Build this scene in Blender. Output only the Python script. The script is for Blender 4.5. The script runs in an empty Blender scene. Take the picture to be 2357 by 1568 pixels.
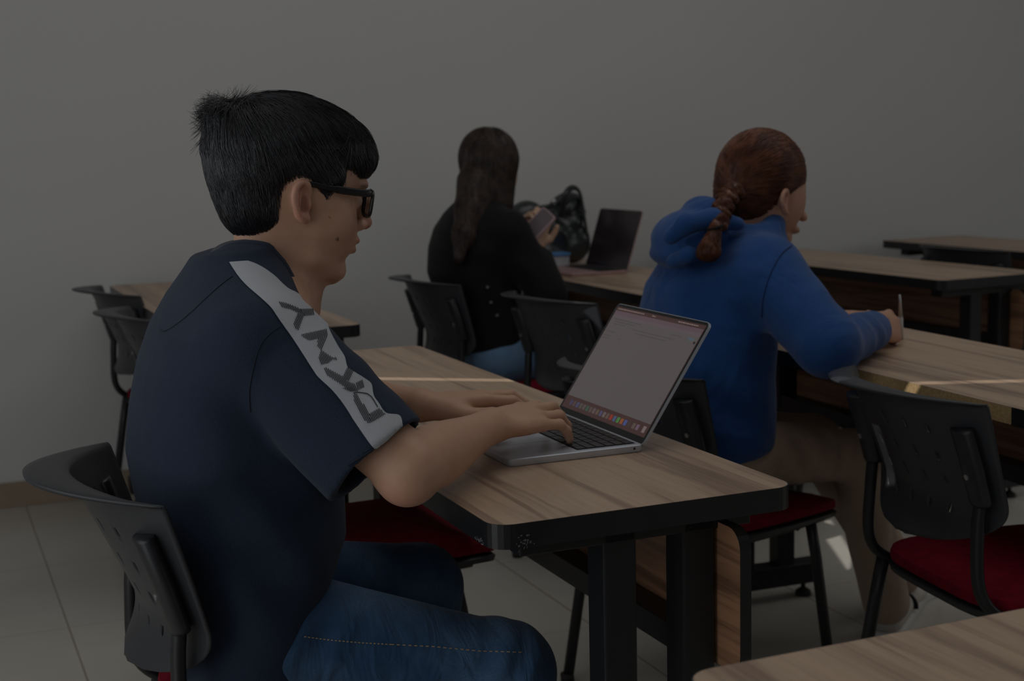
import bpy, bmesh, math, random
import numpy as np
from mathutils import Vector, Matrix
from mathutils.bvhtree import BVHTree
from mathutils.geometry import tessellate_polygon

sc = bpy.context.scene
col = sc.collection
R = math.radians
rnd = random.Random(7)

# ------------------------------------------------------------------ camera
FPX = 3272.0; CX, CY = 1178.5, 784.0; HC = 1.209
PITCH = math.atan((784 - 322.9) / FPX); YAW = R(22.883); ROLL = R(-1.385)
fwd = np.array([math.sin(YAW) * math.cos(PITCH), math.cos(YAW) * math.cos(PITCH), -math.sin(PITCH)])
_r0 = np.array([math.cos(YAW), -math.sin(YAW), 0.]); _u0 = np.cross(_r0, fwd)
rgt = _r0 * math.cos(ROLL) + _u0 * math.sin(ROLL); upv = _u0 * math.cos(ROLL) - _r0 * math.sin(ROLL)
cam_d = bpy.data.cameras.new('camera'); cam = bpy.data.objects.new('camera', cam_d); col.objects.link(cam)
cam.matrix_world = Matrix(((rgt[0], upv[0], -fwd[0], 0), (rgt[1], upv[1], -fwd[1], 0), (rgt[2], upv[2], -fwd[2], HC), (0, 0, 0, 1)))
cam_d.sensor_width = 36.0; cam_d.lens = FPX / 2357 * 36.0
cam_d.dof.use_dof = True; cam_d.dof.focus_distance = 1.86; cam_d.dof.aperture_fstop = 7.1
cam_d.clip_start = 0.05
sc.camera = cam

# ------------------------------------------------------------------ light and exposure
sc.view_settings.view_transform = 'Standard'; sc.view_settings.look = 'None'
sc.view_settings.gamma = 1.0; sc.view_settings.exposure = -1.24
sc.cycles.max_bounces = 6; sc.cycles.diffuse_bounces = 3; sc.cycles.glossy_bounces = 3
sc.cycles.sample_clamp_indirect = 3.0
world = bpy.data.worlds.new('world'); sc.world = world; world.use_nodes = True
world.node_tree.nodes['Background'].inputs[0].default_value = (0.92, 0.95, 1.0, 1)
world.node_tree.nodes['Background'].inputs[1].default_value = 0.10

def area(name, loc, target, sx, sy, power, colr):
    d = bpy.data.lights.new(name, 'AREA'); d.shape = 'RECTANGLE'; d.size = sx; d.size_y = sy; d.energy = power; d.color = colr
    o = bpy.data.objects.new(name, d); col.objects.link(o); o.location = loc
    o.rotation_euler = (Vector(target) - Vector(loc)).to_track_quat('-Z', 'Y').to_euler()
    return o
area('fill_light_side', (-1.2, -1.2, 2.3), (0.9, 2.2, 0.8), 2.2, 1.2, 17, (0.97, 0.98, 1.0))  # fill lamp added high at camera left to brighten face and arms
area('window_light_rear', (-1.5, 2.2, 1.20), (2.0, 3.2, 0.3), 3.6, 2.2, 50, (0.93, 0.96, 1.0))
area('ceiling_panel_light', (1.9, 2.3, 3.7), (1.9, 2.3, 0), 3.8, 2.6, 46, (1.0, 0.985, 0.96))
area('window_light_front', (6.6, 0.6, 2.0), (2.0, 3.0, 0.9), 2.6, 1.4, 22, (0.95, 0.97, 1.0))

SUN_EL = R(40)
SDIR = np.array([math.cos(SUN_EL) * 0.978, math.cos(SUN_EL) * 0.208, -math.sin(SUN_EL)])   # the way sunlight travels
sd = bpy.data.lights.new('sun', 'SUN'); sd.energy = 5.0; sd.angle = R(0.12); sd.color = (1.0, 0.97, 0.92)
so = bpy.data.objects.new('sun', sd); col.objects.link(so)
so.rotation_euler = Vector(SDIR).to_track_quat('-Z', 'Y').to_euler(); so.location = (-6, 3, 4)

# ------------------------------------------------------------------ layout helpers: a sight line meets a plane of the room
def ray(px, py):
    d = fwd * FPX + rgt * (px - CX) - upv * (py - CY); return d / np.linalg.norm(d)
O3 = np.array([0, 0, HC])
def atz(px, py, z=.75):
    d = ray(px, py); return O3 + d * ((z - HC) / d[2])
def aty(px, py, y):
    d = ray(px, py); return O3 + d * (y / d[1])
def atx(px, py, x):
    d = ray(px, py); return O3 + d * (x / d[0])

# ------------------------------------------------------------------ object helpers
def tag(o, label=None, cat=None, group=None, kind=None):
    if label: o['label'] = label
    if cat: o['category'] = cat
    if group: o['group'] = group
    if kind: o['kind'] = kind
    return o
def empty(name, loc=(0, 0, 0), rz=0, **k):
    o = bpy.data.objects.new(name, None); col.objects.link(o); o.location = loc; o.rotation_euler.z = rz
    o.empty_display_size = .1
    return tag(o, **k)
def obj(name, me, mat=None, parent=None, smooth=False, **k):
    o = bpy.data.objects.new(name, me); col.objects.link(o)
    if mat is not None:
        for m in (mat if isinstance(mat, (list, tuple)) else [mat]): me.materials.append(m)
    if smooth: me.shade_smooth()
    if parent is not None: o.parent = parent
    return tag(o, **k)
def copy_tree(o, parent=None):
    c = o.copy(); col.objects.link(c)
    if parent is not None: c.parent = parent
    for ch in [x for x in col.objects if x.parent == o]: copy_tree(ch, c)
    return c
class MB:
    def __init__(s): s.v = []; s.f = []; s.mi = []
    def add(s, v, f, mi=0):
        n = len(s.v); s.v += [tuple(p) for p in v]; s.f += [tuple(i + n for i in q) for q in f]; s.mi += [mi] * len(f); return s
    def box(s, x0, x1, y0, y1, z0, z1, mi=0, bev=0):
        if bev > 0:
            bm = bmesh.new(); bmesh.ops.create_cube(bm, size=1)
            for v in bm.verts: v.co = Vector(((x0 + x1) / 2 + v.co.x * (x1 - x0), (y0 + y1) / 2 + v.co.y * (y1 - y0), (z0 + z1) / 2 + v.co.z * (z1 - z0)))
            bmesh.ops.bevel(bm, geom=bm.edges[:], offset=bev, segments=2, affect='EDGES', profile=.5)
            bm.verts.index_update()
            s.add([v.co[:] for v in bm.verts], [[v.index for v in f.verts] for f in bm.faces], mi); bm.free(); return s
        v = [(x, y, z) for z in (z0, z1) for y in (y0, y1) for x in (x0, x1)]
        return s.add(v, [(0, 2, 3, 1), (4, 5, 7, 6), (0, 1, 5, 4), (2, 6, 7, 3), (0, 4, 6, 2), (1, 3, 7, 5)], mi)
    def tube(s, pts, rad, n=10, flat=1.0, side=None, mi=0, cap=True):
        pts = [Vector(p) for p in pts]
        if not isinstance(rad, (list, tuple)): rad = [rad] * len(pts)
        V = []; ref = Vector(side) if side is not None else None
        prev = None
        for i, p in enumerate(pts):
            t = (pts[min(i + 1, len(pts) - 1)] - pts[max(i - 1, 0)]).normalized()
            if prev is None:
                a = ref if ref is not None else (Vector((0, 0, 1)) if abs(t.z) < .9 else Vector((1, 0, 0)))
            else: a = prev
            a = (a - t * a.dot(t)).normalized(); b = t.cross(a); prev = a
            for k in range(n):
                an = 2 * math.pi * k / n
                V.append(p + a * math.cos(an) * rad[i] + b * math.sin(an) * rad[i] * flat)
        F = [(i * n + k, i * n + (k + 1) % n, (i + 1) * n + (k + 1) % n, (i + 1) * n + k) for i in range(len(pts) - 1) for k in range(n)]
        if cap: F += [tuple(range(n))[::-1], tuple((len(pts) - 1) * n + k for k in range(n))]
        return s.add(V, F, mi)
    def prism(s, poly, z0, z1, mi=0):
        n = len(poly)
        V = [(p[0], p[1], z0) for p in poly] + [(p[0], p[1], z1) for p in poly]
        return s.add(V, [tuple(range(n))[::-1], tuple(range(n, 2 * n))] + [(i, (i + 1) % n, n + (i + 1) % n, n + i) for i in range(n)], mi)
    def mesh(s, name='mesh'):
        me = bpy.data.meshes.new(name); me.from_pydata(s.v, [], s.f)
        if any(s.mi): me.polygons.foreach_set('material_index', s.mi)
        me.update(); return me
    def build(s, name, mat, parent=None, smooth=False, **k): return obj(name, s.mesh(name), mat, parent, smooth, **k)
def autosmooth(o, ang=35):
    me = o.data; me.shade_smooth()
    if hasattr(me, 'set_sharp_from_angle'): me.set_sharp_from_angle(angle=R(ang))
def rrect(x0, x1, y0, y1, r, n=6):
    P = []
    for cx_, cy_, a0 in ((x1 - r, y0 + r, -90), (x1 - r, y1 - r, 0), (x0 + r, y1 - r, 90), (x0 + r, y0 + r, 180)):
        for k in range(n + 1):
            a = R(a0 + 90 * k / n); P.append((cx_ + r * math.cos(a), cy_ + r * math.sin(a)))
    return P
def spline(P, n):      # Catmull-Rom through points
    P = [np.array(p, float) for p in P]; Q = [2 * P[0] - P[1]] + P + [2 * P[-1] - P[-2]]; out = []
    for i in range(len(P) - 1):
        p0, p1, p2, p3 = Q[i:i + 4]
        for k in range(n):
            t = k / n; out.append(.5 * ((2 * p1) + (-p0 + p2) * t + (2 * p0 - 5 * p1 + 4 * p2 - p3) * t * t + (-p0 + 3 * p1 - 3 * p2 + p3) * t ** 3))
    out.append(P[-1]); return out

# ------------------------------------------------------------------ materials
def srgb(h):
    if isinstance(h, str): h = [int(h[i:i + 2], 16) / 255 for i in (0, 2, 4)]
    return tuple(((c / 12.92) if c <= .04045 else ((c + .055) / 1.055) ** 2.4) for c in h)
class NT:
    def __init__(s, name):
        s.m = bpy.data.materials.new(name); s.m.use_nodes = True; s.t = s.m.node_tree; s.b = s.t.nodes['Principled BSDF']
    def n(s, typ, **k):
        nd = s.t.nodes.new(typ)
        for a, v in k.items():
            if a.startswith('i_'): nd.inputs[a[2:].replace('_', ' ')].default_value = v
            else: setattr(nd, a, v)
        return nd
    def l(s, a, b): s.t.links.new(a, b)
    def coords(s, scale=(1, 1, 1), rot=(0, 0, 0), src='Object'):
        tc = s.n('ShaderNodeTexCoord'); mp = s.n('ShaderNodeMapping'); mp.inputs['Scale'].default_value = scale; mp.inputs['Rotation'].default_value = rot
        s.l(tc.outputs[src], mp.inputs[0]); return mp.outputs[0]
    def noise(s, vec, scale, detail=3, rough=.5, dist=0):
        nd = s.n('ShaderNodeTexNoise'); nd.inputs['Scale'].default_value = scale; nd.inputs['Detail'].default_value = detail
        nd.inputs['Roughness'].default_value = rough; nd.inputs['Distortion'].default_value = dist
        if vec is not None: s.l(vec, nd.inputs['Vector'])
        return nd.outputs['Fac']
    def ramp(s, fac, stops):
        nd = s.n('ShaderNodeValToRGB'); e = nd.color_ramp.elements
        while len(e) < len(stops): e.new(.5)
        for el, (p, c) in zip(e, stops): el.position = p; el.color = (*c, 1) if len(c) == 3 else c
        s.l(fac, nd.inputs[0]); return nd.outputs[0]
    def mix(s, fac, a, b, mode='MIX'):
        nd = s.n('ShaderNodeMix', data_type='RGBA', blend_type=mode)
        for i, x in ((0, fac), (6, a), (7, b)):
            if isinstance(x, (int, float)): nd.inputs[i].default_value = x
            elif isinstance(x, tuple): nd.inputs[i].default_value = (*x, 1) if len(x) == 3 else x
            else: s.l(x, nd.inputs[i])
        return nd.outputs[2]
    def bump(s, h, strength=.2, dist=.01):
        nd = s.n('ShaderNodeBump'); nd.inputs['Strength'].default_value = strength; nd.inputs['Distance'].default_value = dist
        s.l(h, nd.inputs['Height']); s.l(nd.outputs[0], s.b.inputs['Normal']); return nd
def pmat(name, c, rough=.5, metal=0, spec=.5, var=0, vscale=40, bump=0, bscale=300, bdist=.001, sheen=0):
    t = NT(name); t.b.inputs['Roughness'].default_value = rough; t.b.inputs['Metallic'].default_value = metal
    t.b.inputs['Specular IOR Level'].default_value = spec
    t.b.inputs['Base Color'].default_value = (*c, 1)
    if sheen: t.b.inputs['Sheen Weight'].default_value = sheen
    if var or bump: v = t.coords()
    if var:
        f = t.noise(v, vscale, 4)
        t.l(t.ramp(f, [(.3, tuple(x * (1 - var) for x in c)), (.7, tuple(min(1, x * (1 + var)) for x in c))]), t.b.inputs['Base Color'])
    if bump: t.bump(t.noise(v, bscale, 3), bump, bdist)
    return t.m
def emis(name, c, s=1.0):
    t = NT(name); t.b.inputs['Base Color'].default_value = (0.01, .01, .01, 1); t.b.inputs['Roughness'].default_value = .25
    t.b.inputs['Emission Color'].default_value = (*c, 1); t.b.inputs['Emission Strength'].default_value = s; return t.m
def wood(name, base, dark, scale=1.0, rough=.38, grain='Y', warm=None):
    t = NT(name); sx = (22, .9, 22) if grain == 'Y' else (.9, 22, 22)
    v = t.coords(tuple(x * scale for x in sx))
    f1 = t.noise(v, 1.0, 5, .62, .6)
    v2 = t.coords(tuple(x * scale * 4 for x in sx)); f2 = t.noise(v2, 1.6, 3, .6, .2)
    c1 = t.ramp(f1, [(.38, dark), (.465, tuple(a * .6 + b * .4 for a, b in zip(base, dark))), (.53, base), (.75, tuple(min(1, x * 1.12) for x in base))])
    c2 = t.mix(.35, c1, t.ramp(f2, [(.3, tuple(x * .6 for x in base)), (.7, tuple(x * 1.1 for x in base))]))
    t.l(c2, t.b.inputs['Base Color']); t.b.inputs['Roughness'].default_value = rough
    t.bump(f2, .12, .0006); return t.m

M = {}
M['wood'] = wood('laminate_oak', (.50, .355, .245), (.20, .125, .088), 1.05)
M['panelwood'] = wood('laminate_panel', (.34, .18, .10), (.08, .04, .024), 1.5, .45)
M['band'] = pmat('black_edge_band', (.012, .0125, .014), .32, spec=.5, var=.25, vscale=30, bump=.1, bscale=90)
M['core'] = pmat('particle_board', (.40, .27, .125), .85, var=.35, vscale=420, bump=.3, bscale=500)
M['blackmetal'] = pmat('black_powder_coat', (.013, .0135, .015), .42, spec=.45, bump=.08, bscale=600)
M['shell'] = pmat('charcoal_plastic', (.036, .038, .043), .40, spec=.4, bump=.15, bscale=900, bdist=.0006)
M['sleeve'] = pmat('black_plastic', (.016, .017, .02), .38, spec=.5, bump=.1, bscale=200)
M['red'] = pmat('red_upholstery', (.17, .0035, .014), .85, spec=.15, var=.2, vscale=60, bump=.3, bscale=700)
M['steel'] = pmat('screw_steel', (.55, .55, .55), .35, metal=.9)
M['alu'] = pmat('silver_aluminium', (.54, .575, .64), .42, metal=.55)
M['alupink'] = pmat('pink_aluminium', (.46, .30, .30), .42, metal=.4)
M['key'] = pmat('black_keycap', (.02, .021, .023), .38)
M['well'] = pmat('key_well', (.006, .006, .007), .6)
M['bezel'] = pmat('screen_bezel', (.008, .007, .008), .18)
M['rubber'] = pmat('rubber', (.01, .01, .01), .7)

# wall and floor
t = NT('painted_wall'); v = t.coords()
t.l(t.ramp(t.noise(v, .7, 3), [(.3, (.580, .578, .568)), (.7, (.612, .610, .602))]), t.b.inputs['Base Color'])
t.b.inputs['Roughness'].default_value = .75; t.bump(t.noise(v, 160, 4), .12, .002); M['wall'] = t.m
t = NT('floor_tile'); v = t.coords()
br = t.n('ShaderNodeTexBrick'); br.offset = 0; br.squash = 1
br.inputs['Scale'].default_value = 1; br.inputs['Mortar Size'].default_value = .0028; br.inputs['Mortar Smooth'].default_value = .3
br.inputs['Brick Width'].default_value = .6; br.inputs['Row Height'].default_value = .6
br.inputs['Color1'].default_value = (.50, .475, .42, 1); br.inputs['Color2'].default_value = (.48, .455, .405, 1); br.inputs['Mortar'].default_value = (.38, .345, .29, 1)
mp = t.n('ShaderNodeMapping'); tc = t.n('ShaderNodeTexCoord'); mp.inputs['Location'].default_value = (-.302, -.08, 0); t.l(tc.outputs['Object'], mp.inputs[0]); t.l(mp.outputs[0], br.inputs[0])
sp = t.n('ShaderNodeSeparateXYZ'); t.l(tc.outputs['Object'], sp.inputs[0]); prev = sp.outputs['X']
for op, val in (('SUBTRACT', .302 - .3), ('DIVIDE', .6), ('FRACT', 0), ('SUBTRACT', .5), ('ABSOLUTE', 0), ('LESS_THAN', .0035)):
    mn = t.n('ShaderNodeMath', operation=op); t.l(prev, mn.inputs[0])
    if op not in ('FRACT', 'ABSOLUTE'): mn.inputs[1].default_value = val
    prev = mn.outputs[0]
cl = t.mix(.35, t.mix(prev, br.outputs['Color'], (.12, .085, .055)), t.ramp(t.noise(v, 3, 4), [(.3, (.43, .405, .355)), (.7, (.56, .535, .48))]))
t.l(cl, t.b.inputs['Base Color']); t.b.inputs['Roughness'].default_value = .24; t.b.inputs['Specular IOR Level'].default_value = .45
t.bump(br.outputs['Fac'], .25, -.002); M['floor'] = t.m
M['base'] = pmat('ceramic_baseboard', (.33, .25, .185), .35, var=.12, vscale=6)
M['ceil'] = pmat('ceiling_paint', (.7, .7, .69), .9, var=.03, vscale=2)

# ------------------------------------------------------------------ the room
XL, XR, YB, YN, ZT = -1.6, 7.5, 5.07, -2.6, 3.9
MB().add([(XL, YN, 0), (XR, YN, 0), (XR, YB, 0), (XL, YB, 0)], [(0, 1, 2, 3)]).build('floor', M['floor'], kind='structure')
MB().box(XL, XR, YB, YB + .12, 0, ZT).build('wall_back', M['wall'], kind='structure')
MB().box(XL, XR, YN, YB + .1, ZT, ZT + .1).build('ceiling', M['ceil'], kind='structure')
MB().box(XR, XR + .12, YN, YB, 0, ZT).build('wall_right', M['wall'], kind='structure')
MB().box(XL, XR, YB - .012, YB, 0, .088, bev=.002).build('baseboard_back', M['base'], kind='structure')
# unseen left wall: slits back-projected from the lit streaks to shape the sun
def back(p):
    k = (p[0] - XL) / SDIR[0]; q = p - SDIR * k; return (q[1], q[2])
holes = []
n2 = np.array([.380, .925, 0])
def slit(p, q, w):    # p..q a lit line, w its width across
    holes.append([back(p + n2 * w / 2), back(q + n2 * w / 2), back(q - n2 * w / 2), back(p - n2 * w / 2)])
A0 = np.array([.60, 2.76, .75]); 
slit(atz(800, 871), atz(1184, 876), .030)
slit(atz(2050, 884), atz(2400, 876), .030)
_a, _b = atx(1966, 884, 1.475), atx(2030, 1098, 1.560); holes.append([back(_a + [0, .018, 0]), back(_b + [0, .023, 0]), back(_b - [0, .023, 0]), back(_a - [0, .018, 0])])
holes.append([back(atz(*p, 0)) for p in [(1857, 1177), (1900, 1179), (1962, 1275), (1955, 1318)]])
outer = [(YN, 0), (YB, 0), (YB, ZT), (YN, ZT)]
loops = [[Vector((XL, y, z)) for y, z in outer]] + [[Vector((XL, y, z)) for y, z in h] for h in holes]
tri = tessellate_polygon([[Vector((v.y, v.z, 0)) for v in L] for L in loops])
MB().add([v[:] for L in loops for v in L], tri).build('sun_slit_wall_left', M['wall'], kind='structure')

# ------------------------------------------------------------------ desks
DW, DL, DH = .433, 1.514, .75
def make_desk(name, raw=False, **k):
    d = empty(name, **k)
    P = rrect(0, DW, 0, DL, .03); Pi = rrect(.0012, DW - .0012, .0012, DL - .0012, .029)
    MB().prism(Pi, DH - .0012, DH + .0003).build('laminate_top', M['wood'], d)
    MB().prism(rrect(.0015, DW - .0015, .0015, DL - .0015, .029), DH - .0298, DH - .0012).build('board', M['core'], d)
    b = MB(); n = len(P)
    for i in range(n):
        a, c = P[i], P[(i + 1) % n]; ai, ci = rrect(.0016, DW - .0016, .0016, DL - .0016, .029)[i], rrect(.0016, DW - .0016, .0016, DL - .0016, .029)[(i + 1) % n]
        segs = [(a, c, ai, ci)]
        if raw and abs(a[0]) < 1e-6 and abs(c[0]) < 1e-6:      # the band has come off along part of the seat side
            f = lambda y, xx: (xx, y)
            y0, y1 = min(a[1], c[1]), max(a[1], c[1])
            segs = [(f(.175, 0), f(y0, 0), f(.175, .0016), f(y0, .0016)), (f(y1, 0), f(.78, 0), f(y1, .0016), f(.78, .0016))]
        for a, c, ai, ci in segs:
            V = [(*a, DH - .031), (*c, DH - .031), (*c, DH), (*a, DH), (*ai, DH - .031), (*ci, DH - .031), (*ci, DH), (*ai, DH)]
            b.add(V, [(0, 1, 2, 3), (4, 7, 6, 5), (3, 2, 6, 7), (0, 4, 5, 1), (0, 3, 7, 4), (1, 5, 6, 2)])
    autosmooth(b.build('edge_band', M['band'], d), 40)
    for ey, s in ((.062, 1), (DL - .062, -1)):
        y0, y1 = (ey, ey + .05 * s) if s > 0 else (ey - .05, ey)
        for x0 in (.178, .296):
            MB().box(x0, x0 + .048, y0, y1, .055, DH - .032, bev=.003).build('leg', M['blackmetal'], d)
        MB().box(.06, .40, y0, y1, DH - .062, DH - .0315, bev=.002).build('top_bracket', M['blackmetal'], d)
        ft = MB().box(.015, .425, y0 - .004, y1 + .004, .04, .095, bev=.003).build('foot_bar', M['blackmetal'], d)
        for gx in (.05, .385):
            g = MB(); g.tube([(gx, (y0 + y1) / 2, .042), (gx, (y0 + y1) / 2, .02)], .006); g.tube([(gx, (y0 + y1) / 2, .020), (gx, (y0 + y1) / 2, .012), (gx, (y0 + y1) / 2, 0)], [.010, .02, .021], 16)
            g.build('levelling_foot', M['rubber'], ft)
    MB().box(.300, .342, .10, DL - .10, .512, .548, bev=.002).build('cross_beam', M['blackmetal'], d)
    poly = rrect(.006, DL - .006, .498, .697, .028)
    pn = MB(); n = len(poly); x0, x1 = .349, .365
    V = [(x0, *p) for p in poly] + [(x1, *p) for p in poly]
    pn.add(V, [tuple(range(n))[::-1], tuple(range(n, 2 * n))])
    pn.build('modesty_panel', M['panelwood'], d)
    eb = MB(); eb.add([(x0 - .0006, *p) for p in poly] + [(x1 + .0006, *p) for p in poly] , [(i, (i + 1) % n, n + (i + 1) % n, n + i)[::-1] for i in range(n)])
    eb.build('panel_edge_band', M['band'], d)
    return d
def place(o, loc, rz=0):
    o.location = loc; o.rotation_euler.z = rz; return o
desk = make_desk('student_desk', label='wood-topped desk under the open silver laptop the young man types on', cat='desk', group='two-seat student desks')
place(desk, (.618, 1.536, 0))
def desk_at(loc, rz, label, src=desk):
    d = copy_tree(src); place(d, loc, rz); d['label'] = label; return d
raw_desk = make_desk('student_desk', raw=True, label='desk with bare particle board edge where the blue-hooded person writes', cat='desk', group='two-seat student desks')
place(raw_desk, (1.655, 1.64, 0), R(-2.6))
desk_at((1.962, 3.50, 0), 0, 'desk by the wall carrying the black handbag and the pink laptop')
desk_at((2.905, 3.487, 0), R(2.0), 'bare desk in front of the desk with the bare particle board edge')
desk_at((3.84, 3.44, 0), R(1.5), 'farthest bare desk, against the wall at the right edge of the photo')
desk_at((.622, 3.480, 0), R(.2), 'bare desk by the wall behind the young man in the navy shirt')
desk_at((.582, -.487, 0), 0, 'desk cut off by the lower right corner of the photo')

M['chip'] = pmat('chipped_laminate', (.15, .15, .16), .6)
sc_m = MB(); g0 = random.Random(5)
for k in range(26):
    cx_, cz_ = g0.gauss(.040, .006), g0.gauss(.7265, .0035); w_ = g0.uniform(.0006, .0022); h_ = g0.uniform(.0005, .0016)
    sc_m.add([(cx_ - w_, -.0004, cz_), (cx_, -.0004, cz_ - h_), (cx_ + w_, -.0004, cz_ + h_ * .4), (cx_ - w_ * .2, -.0004, cz_ + h_)], [(0, 1, 2, 3)])
sc_m.build('edge_scuff', M['chip'], desk, label='silvery chips in the black edge band'); sc_m = MB()
for k in range(14):
    cy_, cz_ = g0.gauss(.045, .007), g0.gauss(.722, .0018); w_ = g0.uniform(.001, .003); h_ = g0.uniform(.0005, .0014)
    sc_m.add([(-.0004, cy_ - w_, cz_), (-.0004, cy_, cz_ + h_), (-.0004, cy_ + w_, cz_ + .4 * h_), (-.0004, cy_ + .2 * w_, cz_ - h_)], [(0, 1, 2, 3)])
sc_m.build('edge_scuff', M['chip'], desk, label='silvery chips in the black edge band')
# ------------------------------------------------------------------ chairs
def shell_pt(u, t, off=0):
    # u -1..1 across, t 0..1 bottom to top
    wt = .212 - .018 * (1 - t) - .0
    low = max(0, (.34 - t) / .34)                       # rounded bottom
    wt *= math.sqrt(max(0, 1 - low ** 2.6 * .995))
    y = wt * u
    z = .525 + .262 * t - .012 * t * abs(u) ** 2
    xc = -.208 - .112 * t ** 1.15
    bow = .046 + .040 * t
    x = xc + bow * (abs(y) / .212) ** 2.1
    x -= .052 * low ** 1.6 * (1 - .6 * (y / .22) ** 2)       # bottom edge flares back
    return x, y, z
def make_chair():
    c = empty('classroom_chair', cat='chair', group='perforated plastic classroom chairs')
    NU, NT_ = 66, 48
    hole = set()
    for cu in (-.79, -.52, -.26, 0, .26, .52, .79):
        for ct in (.25, .43, .61, .79):
            iu = int(round((cu + 1) / 2 * NU)); it = int(round(ct * NT_))
            for b_ in (-2, -1, 0): hole.add((iu, it + b_))
    mb = MB(); idx = {}
    for j in range(NT_ + 1):
        for i in range(NU + 1):
            u = -1 + 2 * i / NU
            mb.v.append(shell_pt(u, j / NT_)); idx[i, j] = len(mb.v) - 1
    fl = 7                                               # rolled lip at the top
    for k in range(1, fl + 1):
        for i in range(NU + 1):
            u = -1 + 2 * i / NU; x, y, z = shell_pt(u, 1); s = k / fl
            w = max(0, 1 - abs(u) ** 2.2)
            mb.v.append((x - .050 * s * w - .006 * s, y, z + (.010 * math.sin(s * 1.7) - .006 * s) * 1.0)); idx[i, NT_ + k] = len(mb.v) - 1
    for j in range(NT_ + fl):
        for i in range(NU):
            if (i, j) in hole: continue
            mb.f.append((idx[i, j], idx[i + 1, j], idx[i + 1, j + 1], idx[i, j + 1])); mb.mi.append(0)
    s = mb.build('backrest', M['shell'], c, True)
    md = s.modifiers.new('thick', 'SOLIDIFY'); md.thickness = .0045; md.offset = 0
    for sy in (-1, 1):
        y = .172 * sy
        f = lambda t: shell_pt(y / .205, t)[0] - .014
        sl = MB(); pts = [(f(.80), y, .738), (f(.79), y, .735), (f(.55), y, .672), (f(.36), y, .617), (f(.34), y, .610)]
        sl.tube(pts, [.0245, .0265, .0265, .0255, .023], 18, .55, side=(0, 1, 0))
        so_ = sl.build('post_sleeve', M['sleeve'], c, True)
        MB().tube([(f(.5) - .0125, y, .658), (f(.5) - .0165, y, .657)], .005, 10).build('screw', M['steel'], so_)
        fr = MB()
        rear = spline([(f(.36), y, .615), (f(.18) - .002, y, .56), (-.222, y * 1.04, .47), (-.19, y * 1.08, .425), (-.13, y * 1.10, .405), (.02, y * 1.10, .402), (.15, y * 1.08, .405)], 6)
        fr.tube(rear, .0125, 12, .8, side=(0, 1, 0)); fr.build('side_frame', M['blackmetal'], c, True)
        MB().tube([(-.185, y * 1.09, .425), (-.202, y * 1.11, .33), (-.258, y * 1.15, .006)], .0125, 12).build('leg', M['blackmetal'], c, True)
        MB().tube([(.11, y * 1.09, .405), (.125, y * 1.11, .32), (.172, y * 1.15, .006)], .0125, 12).build('leg', M['blackmetal'], c, True)
        for lx in (-.260, .174):
            MB().tube([(lx, y * 1.152, .02), (lx + .002, y * 1.154, 0)], .0155, 12).build('rubber_cap', M['rubber'], c, True)
    MB().tube([(-.125, -.188, .398), (-.125, .188, .398)], .010, 10).tube([(.07, -.188, .398), (.07, .188, .398)], .010, 10).build('cross_tube', M['blackmetal'], c, True)
    def seat(z0, z1, grow, puff, nm, mat):
        mb = MB(); n = 40; rings = []
        prof = [(0, z0, .80), (.0, z0, 1.0), (1, (z0 + z1) / 2, 1.0 + grow), (2, z1 - .006, .99), (3, z1 + puff * .6, .8), (4, z1 + puff, .45)]
        for _, z, sc_ in prof:
            for k in range(n):
                a = 2 * math.pi * k / n; ca, sa = math.cos(a), math.sin(a); e = .42
                x = .215 * sc_ * math.copysign(abs(ca) ** e, ca); y = .215 * sc_ * math.copysign(abs(sa) ** e, sa) * (1 - .07 * (ca < 0) * abs(ca))
                zz = z - (.022 * max(0, ca) ** 3 if sc_ > .7 else 0)
                mb.v.append((x + .01, y, zz))
        L = len(prof)
        for j in range(L - 1):
            for k in range(n): mb.f.append((j * n + k, j * n + (k + 1) % n, (j + 1) * n + (k + 1) % n, (j + 1) * n + k)); mb.mi.append(0)
        mb.f.append(tuple(range(n))[::-1]); mb.f.append(tuple((L - 1) * n + k for k in range(n))); mb.mi += [0, 0]
        o = mb.build(nm, mat, c, True); autosmooth(o, 50); return o
    seat(.408, .428, .012, 0, 'seat_pan', M['sleeve'])
    seat(.428, .452, .0, .012, 'seat_cushion', M['red'])
    return c
chair = make_chair()
chair['label'] = 'dark perforated chair the young man in the navy shirt sits on'
place(chair, (.490, 1.925, 0), R(1.5))
def chair_at(x, y, rz, label):
    c = copy_tree(chair); place(c, (x, y, 0), R(rz)); c['label'] = label; return c
chair_at(.79, 2.66, 3, 'red-cushioned chair tucked in beyond the young man in the navy shirt')
chair_at(1.745, 4.20, 2, 'dark chair the long-haired person in black sits on')
chair_at(1.85, 3.55, 7, 'empty dark chair between the long-haired and the blue-hooded persons, red seat showing')
chair_at(1.59, 2.655, 15, 'black chair the blue-hooded person sits on, mostly behind the silver laptop').scale = (1, 1, .94)
chair_at(1.795, 1.90, -8, 'black perforated chair at right with a sunlit streak down its backrest')
chair_at(2.80, 3.95, 3, 'black chair tucked under the bare desk behind the pen')
chair_at(3.755, 4.12, 5, 'black chair at the farthest desk, its backrest top in view')
chair_at(4.05, 3.62, -4, 'black chair at the far right edge of the photo')
chair_at(.80, 3.80, 5, 'grey chair beyond the navy shirt, nearer of the two at the desk by the wall')
chair_at(.82, 4.50, 8, 'grey chair beyond the navy shirt, farther of the two at the desk by the wall')

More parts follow.
